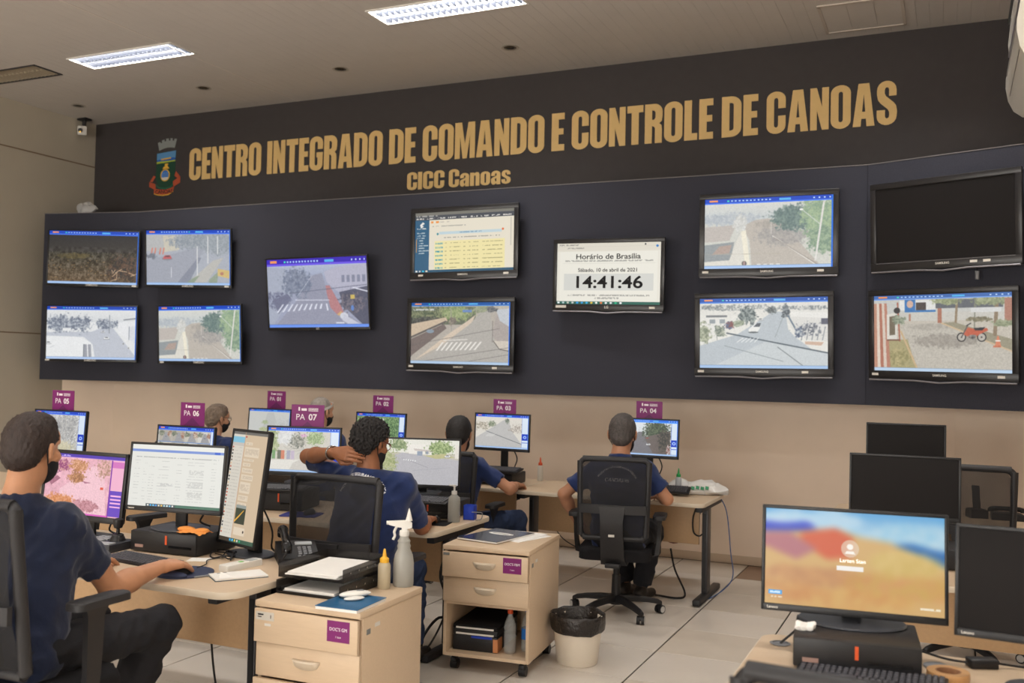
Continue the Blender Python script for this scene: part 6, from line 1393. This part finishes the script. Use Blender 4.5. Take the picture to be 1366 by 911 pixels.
obj('pages', M().b2((-.135, -.2, 0), (.135, .2, .008)), PAPER, t); obj('cover', M().b2((-.136, -.201, .008), (.136, .201, .0095)), mat('magazine_cover', (44, 48, 58), .2, var=.4, vscale=8), t)
obj('oval_title', M().prism([(.085 * math.cos(a * PI / 14), .03 * math.sin(a * PI / 14)) for a in range(28)], .001, T(0, .05, .0095)), PAPER, t); obj('title_print', M().box((0, .05, .011), (.11, .012, .0008)), GREY_P, t)
PR = Rt(math.radians(6), 'Z'); PC = V((-2.345, 5.115, 0))
def inped(x, y, z): return PC + PR @ V((x, y, z))
for k, (hh, lb, m) in enumerate(((.085, 'black document box on the niche floor', BLK), (.03, 'black tray of papers lying on the black box', BLK_S), (.025, 'topmost black folder in the pedestal niche', BLK_FAB))):
    z = .104 + (0, .087, .119)[k]
    t = thing('document_folder', lb, 'folder', inped(-.09, -.02, z), math.radians(7.5), 'black folders stacked in the niche')
    obj('case', M().b2((-.13, -.2, 0), (.13, .2, hh), bev=.004), m, t)
    if k == 0: obj('tan_divider', M().b2((.108, -.205, .004), (.135, -.12, hh - .01)), mat('tan_divider', (196, 130, 84), .6), t); obj('blue_edge', M().b2((-.02, -.204, hh - .012), (.1, -.198, hh)), BLU, t)
    else: obj('page_edge', M().b2((-.11, -.207, .003), (.11, -.19, .012)), PAPER, t)
PET = mat('clear_pet', (206, 210, 210), .08, alpha=.3)
def pet(p, label, cap, capc, wrap=None):
    t = thing('water_bottle', label, 'bottle', p); r = .034
    obj('bottle', M().lathe([(.028, 0), (r, .008), (r, .05), (r * .93, .056), (r, .062), (r, .1), (r * .9, .108), (r, .116), (r, .15), (.02, .195), (.013, .205), (.013, .222)], n=24), PET, t)
    obj('cap', M().cyl((0, 0, .218), (0, 0, .24), .0155, n=18), mat('cap_' + cap, capc, .4), t)
    if wrap: obj('wrapper', M().lathe([(r + .0008, .07), (r + .0008, .13)], n=24, caps=False), mat('wrap_blue', wrap, .4), t)
    return t
pet(inped(.105, -.17, .103), 'empty clear water bottle with orange cap in the niche', 'orange', (216, 84, 40))
pet(inped(.185, -.1, .103), 'water bottle with blue wrapper and blue cap in the niche corner', 'blue', (40, 70, 160), (40, 110, 190))
# waste bin with a black liner
t = thing('waste_bin', 'off-white plastic waste bin with a black bag liner', 'bin', (-1.95, 5.30, 0))
obj('bucket', M().lathe([(.0001, .006), (.112, .0), (.118, .006), (.146, .26), (.142, .26), (.112, .012), (.0001, .012)], n=36, caps=False), mat('bin_plastic', (226, 216, 200), .45, var=.03, vscale=12), t)
b = M(); b.lathe([(.148, .185), (.156, .2), (.157, .23), (.16, .262), (.16, .276), (.152, .283), (.143, .275), (.13, .2), (.116, .08), (.1, .03), (.0001, .02)], n=56, caps=False)
for v in b.bm.verts:
    if v.co.xy.length > .14: k = 1 + .05 * mnoise.noise(v.co * 20) + .03 * mnoise.noise(v.co * 50); v.co.x *= k; v.co.y *= k; v.co.z += .012 * mnoise.noise(v.co * 16)
obj('bag_liner', b, mat('black_bin_bag', (40, 36, 34), .22, bump=.6, bscale=60), t, smooth=80)

# ------------------------------------------------------------------ right-hand column
small_pc(-.28, 3.42, .74, .1, 'black desktop computer under the hill-picture monitor', (.385, .3, .1), strip=.001)
make_monitor(-.296, 3.47, 1.0506, 6.4, -5.5, .593, .357, .84, L_('hills', paint_hills), 'large lit monitor with a blurred hill picture and a log-in field', base='round', base_r=.15, logo='Lenovo')
me = text_me('Larten Stan', .018, 0.); nm = link('name_print', me, mat('screen_white', (246, 242, 236), .5, emit=.9), None, 0)
mo = [o for o in bpy.data.objects if o.get('label', '').startswith('large lit monitor')][0]
me.transform(T(0, 0, 1.0506 - .84) @ Rt(math.radians(-5.5), 'X') @ T(0, -.004, .006) @ UPRIGHT); nm.parent = mo
make_monitor(.294, 3.304, 1.06, -4.3, -7.3, .555, .34, .74, OFF, 'switched-off black monitor at the right edge, beside the hill-picture monitor', logo='Lenovo')
make_monitor(-.222, 5.608, 1.092, 0, -4, .555, .34, .74, OFF, 'larger switched-off monitor behind the hill-picture monitor', base='square')
make_monitor(-.272, 7.05, 1.215, 0, -4, .5, .305, .74, OFF, 'switched-off monitor farthest back, topmost of the dark pair', base='square')
small_pc(.02, 5.38, .74, 0, 'black desktop computer behind the off monitor at the right edge', (.3, .3, .1), strip=False)
keyboard(-.22, 3.235, .74, -.02, 'black keyboard at the foot of the hill-picture monitor', .06)
t = thing('paper_scrap', 'crumpled white tissue on the foreground computer', 'paper', (-.435, 3.34, .84)); b = M()
for i in range(4): b.ell((random.uniform(-.02, .02), random.uniform(-.015, .015), .012), (.022, .018, .014), n=10)
for v in b.bm.verts: v.co += mnoise.noise_vector(v.co * 60) * .01; v.co.z = max(v.co.z, 0)
obj('tissue', b, PAPER, t)
t = thing('cable_grommet', 'grey cable port in the foreground desk left of the computer', 'desk fitting', (-.535, 3.5, .74)); obj('ring', M().lathe([(.03, .0), (.036, .004), (.026, .006)], n=24, caps=False), GREY_P, t); obj('lid', M().cyl((0, 0, 0), (0, 0, .003), .027, n=24), GREY_P, t); obj('cord', M().tube([(0, 0, .003), (.03, .02, .03), (.06, .06, .05), (.1, .08, .02)], .004, n=6, smooth=4), CABLE, t)
t = thing('tape_roll', 'roll of beige packing tape lying on the foreground desk', 'tape', (.0, 3.36, .74))
obj('tape', M().lathe([(.038, 0), (.062, 0), (.063, .002), (.063, .022), (.062, .024), (.038, .024), (.038, 0)], n=32, caps=False), mat('tan_tape', (196, 150, 100), .35), t); obj('core', M().lathe([(.033, 0), (.038, 0), (.038, .024), (.033, .024), (.033, 0)], n=32, caps=False), mat('card_core', (150, 110, 80), .8), t)
t = thing('cable_cover', 'grey round disc on the foreground desk behind the tape roll', 'desk fitting', (-.035, 3.47, .74)); obj('disc', M().lathe([(.04, 0), (.04, .006), (.03, .01), (.0001, .011)], n=24), GREY_P, t)
t = thing('power_adapter', 'black power adapter on the foreground desk under the off monitor', 'adapter', (.10, 3.54, .74), .4); obj('brick', M().box((0, 0, .015), (.09, .05, .03), bev=.005), BLK, t); obj('lead', M().tube([(-.045, 0, .015), (-.12, .03, .02), (-.25, .06, .06), (-.32, .07, .1)], .004, n=6, smooth=5), CABLE, t); obj('tail', M().tube([(.045, 0, .015), (.12, -.01, .008), (.2, -.03, .006), (.32, -.06, .006)], .004, n=6, smooth=5), CABLE, t)
t = thing('cordless_phone', 'black cordless handset standing in its base, seen through the mesh chair', 'telephone', (.17, 7.32, .74), .3)
obj('base', M().prism([(-.055, -.06), (.055, -.06), (.055, .06), (-.055, .06)], .06, bev=.015), BLK, t); obj('handset', M().prism(rrect(.05, .022, .01), .17, T(0, .0, .045) @ Rt(-.18, 'X'), bev=.006), BLK_S, t)
t = thing('office_phone', 'low black telephone at the right edge of the back desk', 'telephone', (.35, 7.32, .74), .1); obj('base', M().prism([(-.1, -.07), (.1, -.07), (.09, .07), (-.09, .07)], .045, bev=.01), BLK, t); obj('handset', M().tube([(-.1, .0, .05), (-.08, 0, .07), (.08, 0, .07), (.1, 0, .05)], [.02, .016, .016, .02], n=10, smooth=4), BLK_G, t)

# ------------------------------------------------------------------ chairs
make_chair(-2.105, 6.48, .2, 'mesh office chair of the grey-haired man by the plastic bag', seat_h=.46, back_top=1.085, arm_h=.695, base_rot=.35)
make_chair(-3.40, 6.56, .06, 'mesh office chair of the man at the bleached-road monitor', seat_h=.46, back_top=1.05, arm_h=.67)
make_chair(-2.87, 4.40, .02, 'mesh office chair of the curly-haired man', seat_h=.46, back_top=1.10, arm_h=.69, back_w=.52)
make_chair(-3.03, 2.50, .03, 'mesh office chair of the left foreground man', seat_h=.52, back_top=1.2, arm_h=.845, back_w=.5, tilt=.25, back_y=-.19)
make_chair(-4.66, 4.42, -.2, 'empty office chair glimpsed between the pink and white monitors', seat_h=.48, back_top=1.0, arm_h=.77)
make_chair(-5.86, 6.42, 0., 'office chair of the man in glasses in the back row', seat_h=.46, back_top=1.0, arm_h=.68)
make_chair(-4.77, 6.42, 0., 'office chair of the man with the white head strap', seat_h=.46, back_top=1.02, arm_h=.68)
make_chair(.09, 6.48, .0, 'empty mesh office chair in front of the black phones', seat_h=.5, back_top=1.16, arm_h=.72, back_w=.5)
make_chair(-.13, 2.26, -.1, 'mesh office chair cut by the lower edge, before the hill-picture monitor', seat_h=.46, back_top=1.062, arm_h=.69, back_w=.5)
# ------------------------------------------------------------------ the six people
SK1 = skin_mat('tan', (196, 142, 108)); SK2 = skin_mat('brown', (150, 98, 68)); SK3 = skin_mat('olive', (180, 128, 98)); SK4 = skin_mat('fair', (206, 156, 126))
P1 = dict(head=A(-3.165, 2.6, 1.338), R=headR(17, -6), hs=1.1, pelvis=A(-3.12, 2.5, .615), chest=A(-3.19, 2.62, .95), neck=A(-3.185, 2.575, 1.165),
    shL=A(-3.37, 2.6, 1.06), shR=A(-3.03, 2.65, 1.065), elL=A(-3.52, 2.86, .78), elR=A(-3.075, 2.92, .765), wrL=A(-3.52, 3.2, .79), wrR=A(-3.085, 3.195, .80),
    hipL=A(-3.22, 2.54, .6), hipR=A(-3.03, 2.54, .6), knL=A(-3.3, 3.02, .6), knR=A(-2.98, 3.10, .59), anL=A(-3.34, 3.0, .1), anR=A(-3.14, 2.93, .1),
    handR=((-.02, 1, -.02), (.1, 0, 1), .34, 1.15), handL=((0, 1, -.1), (0, 0, 1), .4), skin=SK1, shirt=NAVY_T, trousers=TROUSER, seed=3, h=.009, arm=1.12, sleeve=.66, girth=1.05, leg=1.16,
    hair=dict(mat=hair_mat('dark_brown', (48, 36, 32)), thick=.01, amp=.003, freq=420))
p1, sh1, _, _ = make_person(P1, 'seated man in a navy T-shirt, left foreground, hand on the mouse')
P2 = dict(head=A(-2.855, 4.47, 1.262), R=headR(-8, -16), pelvis=A(-2.88, 4.38, .55), chest=A(-2.85, 4.47, .90), neck=A(-2.845, 4.44, 1.125),
    shL=A(-3.03, 4.50, 1.07), shR=A(-2.66, 4.52, 1.045), elL=A(-3.33, 4.56, 1.16), elR=A(-2.695, 4.765, .785), wrL=A(-3.005, 4.35, 1.215), wrR=A(-2.80, 5.02, .78),
    hipL=A(-2.97, 4.42, .535), hipR=A(-2.79, 4.42, .535), knL=A(-3.02, 4.8, .55), knR=A(-2.76, 4.8, .55), anL=A(-3.0, 4.8, .095), anR=A(-2.75, 4.8, .095),
    handL=((1, -.06, -.02), (-.1, -1, .3), .35), handR=((-.35, 1, 0), (0, 0, 1), .4), skin=SK2, shirt=NAVY_P, trousers=JEANS, seed=5, h=.009, sleeve=.86, collar='polo',
    hair=dict(mat=hair_mat('black_curls', (30, 26, 26), (1, 1, 1)), thick=.022, amp=.009, freq=300, low=-.004))
p2, sh2, hp2, org2 = make_person(P2, 'curly-haired man in a navy polo, one hand on his neck')
wrist = A(*P2['wrL']); d_ = unit(wrist - P2['elL'])
obj('watch', M().tube([V(wrist - d_ * .03 - org2 + (np.cross(d_, A(0, 0, 1)) * math.cos(a) + A(0, 0, 1) * math.sin(a)) * .034) for a in np.linspace(0, 2 * PI, 18, endpoint=False)], .006, n=8, close=True, flat=1.8), CHROME, p2)
P3 = seated((-3.395, 6.55, 1.172), 14, hs=1.13, skin=SK3, shirt=NAVY_P, trousers=JEANS, seed=8, h=.012, collar='polo', hair=dict(mat=hair_mat('black', (30, 27, 27)), thick=.012, amp=.003, freq=420),
    shR=A(-3.205, 6.51, .95), elR=A(-2.97, 6.57, .79), wrR=A(-3.06, 6.87, .785), knR=A(-3.02, 6.84, .53), hipR=A(-3.27, 6.44, .53), anR=A(-3.02, 6.85, .095), chest=A(-3.40, 6.5, .81), neck=A(-3.40, 6.52, 1.03), shL=A(-3.58, 6.52, .945), sleeve=.7)
p3, sh3, _, _ = make_person(P3, 'dark-haired man in navy polo at the bleached-road monitor')
P4 = seated((-2.10, 6.55, 1.236), 9, hs=1.17, skin=SK3, shirt=NAVY_P, trousers=TROUSER, seed=11, h=.0105, collar='polo', hair=dict(mat=hair_mat('salt_and_pepper', (78, 72, 70), v=.5), thick=.008, amp=.003, freq=420),
    pelvis=A(-2.08, 6.44, .55), chest=A(-2.095, 6.49, .85), neck=A(-2.10, 6.51, 1.095), shL=A(-2.30, 6.50, .975), shR=A(-1.90, 6.51, .99), elL=A(-2.50, 6.46, .80), elR=A(-1.775, 6.56, .805), wrL=A(-2.455, 6.60, .60), wrR=A(-1.89, 6.80, .79),
    hipL=A(-2.17, 6.46, .54), hipR=A(-1.99, 6.46, .54), knL=A(-2.22, 6.92, .53), knR=A(-1.97, 6.88, .53), anL=A(-2.2, 7.0, .095), anR=A(-2.05, 6.90, .1), handL=((.2, .5, -.8), (-.9, .1, -.3), .5), handR=((-.5, 1, 0), (0, 0, 1), .4), toe=(.25, 1, 0), sleeve=.68, leg=1.2)
p4, sh4, _, org4 = make_person(P4, 'grey-haired man seen from behind in a mesh chair by the plastic bag')
obj('watch', M().tube([V(A(-2.46, 6.59, .63) - org4 + A(math.cos(a) * .033, math.sin(a) * .03, .006 * math.cos(a))) for a in np.linspace(0, 2 * PI, 18, endpoint=False)], .006, n=8, close=True, flat=1.6), BLK, p4)
P5 = seated((-5.865, 6.70, 1.19), -14, skin=SK4, shirt=NAVY_P, trousers=TROUSER, seed=14, h=.0125, collar='polo', hair=dict(mat=hair_mat('greying_brown', (122, 106, 92), v=.4), thick=.012, amp=.004, freq=260))
p5, _, hp5, o5 = make_person(P5, 'man with glasses and swept-back greying hair in the back row')
P6 = seated((-4.765, 6.70, 1.292), -10, skin=SK4, shirt=NAVY_P, trousers=TROUSER, seed=17, h=.0125, collar='polo', hair=dict(mat=hair_mat('grey', (150, 142, 134), v=.3), thick=.004, amp=.001, freq=140, fringe=False))
p6, _, hp6, o6 = make_person(P6, 'grey-haired man with a white head strap half hidden by the largest purple card')
ring = [hp6(.085 * math.cos(a), -.012 + .106 * math.sin(a), .035 + .045 * math.sin(a)) for a in np.linspace(0, 2 * PI, 28, endpoint=False)]
bnd = M(); bnd.ring([[V(p - o6 + P6['R'] @ A(0, 0, dz)) for dz in (-.011, .011)] + [V(p - o6 + (p - P6['head']) * .03 + P6['R'] @ A(0, 0, dz)) for dz in (.011, -.011)] for p in ring], close=True)
obj('head_strap', bnd, mat('pale_strap', (206, 204, 198), .6), p6)
def glasses(p, hp, org, m, dx=.034):
    b = M()
    for s in (-1, 1):
        b.tube([V(hp(s * dx + .026 * math.cos(a), .108 - .006 * abs(math.cos(a)), .008 + .02 * math.sin(a)) - org) for a in np.linspace(0, 2 * PI, 18, endpoint=False)], .0022, n=6, close=True)
        b.tube([V(hp(s * x, y, z) - org) for x, y, z in ((.06, .1, .014), (.078, .05, .016), (.083, -.015, .018), (.08, -.035, .004))], .0024, n=6, smooth=3)
    b.tube([V(hp(x, .112, .012) - org) for x in (-.009, 0, .009)], .002, n=6); obj('glasses', b, m, p)
glasses(p5, hp5, o5, mat('glasses_black', (30, 34, 44), .3)); glasses(p2, hp2, org2, mat('glasses_red', (120, 40, 40), .3))
# printed lettering on two polo backs
WP = mat('shirt_print', (236, 236, 240), .7)
def arc_path(cx, cz, r):
    def f(x, y): a = x / r; return cx + (r + y) * math.sin(a), cz - r + (r + y) * math.cos(a)
    return f
project_text('SECRETARIA DE SEGURANÇA PÚBLICA', .0185, .0003, arc_path(-2.09, 1.022, .16), sh4, p4, WP)
project_text('CANOAS-RS', .032, 0., lambda x, y: (-2.085 + x, .93 + y), sh4, p4, WP)
project_text('SECRETARIA DE SEGURANÇA PÚBLICA', .0205, .0006, arc_path(-2.85, 1.108, .135), sh2, p2, WP)

# ------------------------------------------------------------------ cables
def cable(label, pts, r=.004, m=CABLE, plug=None):
    t = thing('floor_cable', label, 'cable', V(pts[0])); o = V(pts[0])
    obj('cord', M().tube([V(p) - o for p in pts], r, n=6, smooth=6), m, t); return t
cable('blue network cable dropping behind the right end of the back desk', [(-1.63, 7.55, .73), (-1.58, 7.6, .6), (-1.55, 7.62, .3), (-1.52, 7.55, .1), (-1.6, 7.3, .012), (-1.68, 7.1, .01)], .004, CABLE_B)
cable('thick black cable lying in a loop under the back desk', [(-1.92, 7.22, .35), (-1.88, 7.2, .2), (-1.80, 7.2, .03), (-1.83, 7.1, .01), (-2.0, 7.12, .01), (-2.2, 7.15, .01)], .008)
t = thing('cable_coil', 'coiled black and red cables hanging under the back desk', 'cable', (-1.93, 7.31, .45)); b = M()
for k in range(5): b.tube([(.055 * math.cos(a) * (1 + .1 * k), .02 * k - .04, .05 * math.sin(a) * (1 + .15 * k)) for a in np.linspace(0, 2 * PI, 14, endpoint=False)], .004, n=6, close=True)
obj('coil', b.tube([(0, 0, .05), (.0, .05, .16), (0, .08, .24)], .005, n=6, smooth=4), CABLE, t); obj('red_coil', M().tube([(.075 * math.cos(a), .02, -.02 + .06 * math.sin(a)) for a in np.linspace(0, 2 * PI, 16, endpoint=False)], .003, n=6, close=True), CABLE_R, t)
cable('black cable hanging in a loop beside the back desk leg', [(-1.72, 7.2, .68), (-1.74, 7.17, .6), (-1.73, 7.15, .5), (-1.69, 7.17, .47), (-1.66, 7.2, .5)], .006)
cable('thin dark cable from the wall to the chair beside the plastic bag desk', [(-3.0, 7.4, .5), (-2.8, 7.2, .36), (-2.6, 7.1, .30), (-2.45, 7.05, .29)], .004)
cable('black cable hanging under the front desk near the man\'s knee', [(-3.12, 3.56, .45), (-3.13, 3.6, .25), (-3.11, 3.62, .12), (-3.0, 3.6, .01), (-2.9, 3.7, .01)], .005)
cable('black cable of the crossed pair under the front desk', [(-2.92, 3.56, .45), (-2.9, 3.6, .3), (-2.93, 3.6, .15), (-2.98, 3.58, .01)], .005)
cable('second black cable of the crossed pair under the front desk', [(-2.85, 3.56, .45), (-2.88, 3.6, .3), (-2.91, 3.58, .15), (-2.92, 3.5, .01)], .005)
cable('dark red cable crossing behind the black pair under the front desk', [(-2.88, 3.57, .45), (-2.88, 3.62, .28), (-2.8, 3.62, .14), (-2.7, 3.6, .02)], .004, CABLE_R)
cable('thin cable sweeping over the floor under the left man\'s chair', [(-3.9, 3.3, .01), (-3.6, 3.2, .01), (-3.35, 3.15, .02), (-3.2, 3.3, .01), (-3.25, 3.55, .01)], .004)
cable('thick black cable looping from the middle desk to the floor', [(-2.70, 5.1, .6), (-2.72, 5.05, .45), (-2.6, 5.0, .28), (-2.64, 5.1, .18), (-2.75, 5.1, .2), (-2.8, 5.0, .1), (-2.75, 4.9, .02)], .009)
cable('black cord along the middle desk leg', [(-2.69, 5.2, .7), (-2.66, 5.1, .4), (-2.68, 5.0, .2), (-2.74, 4.92, .05), (-2.8, 4.85, .01)], .006)
cable('thin cord on the floor below the right-hand middle desk', [(-.25, 4.6, .006), (-.05, 4.7, .006), (.1, 4.6, .006), (.25, 4.75, .006)], .004)
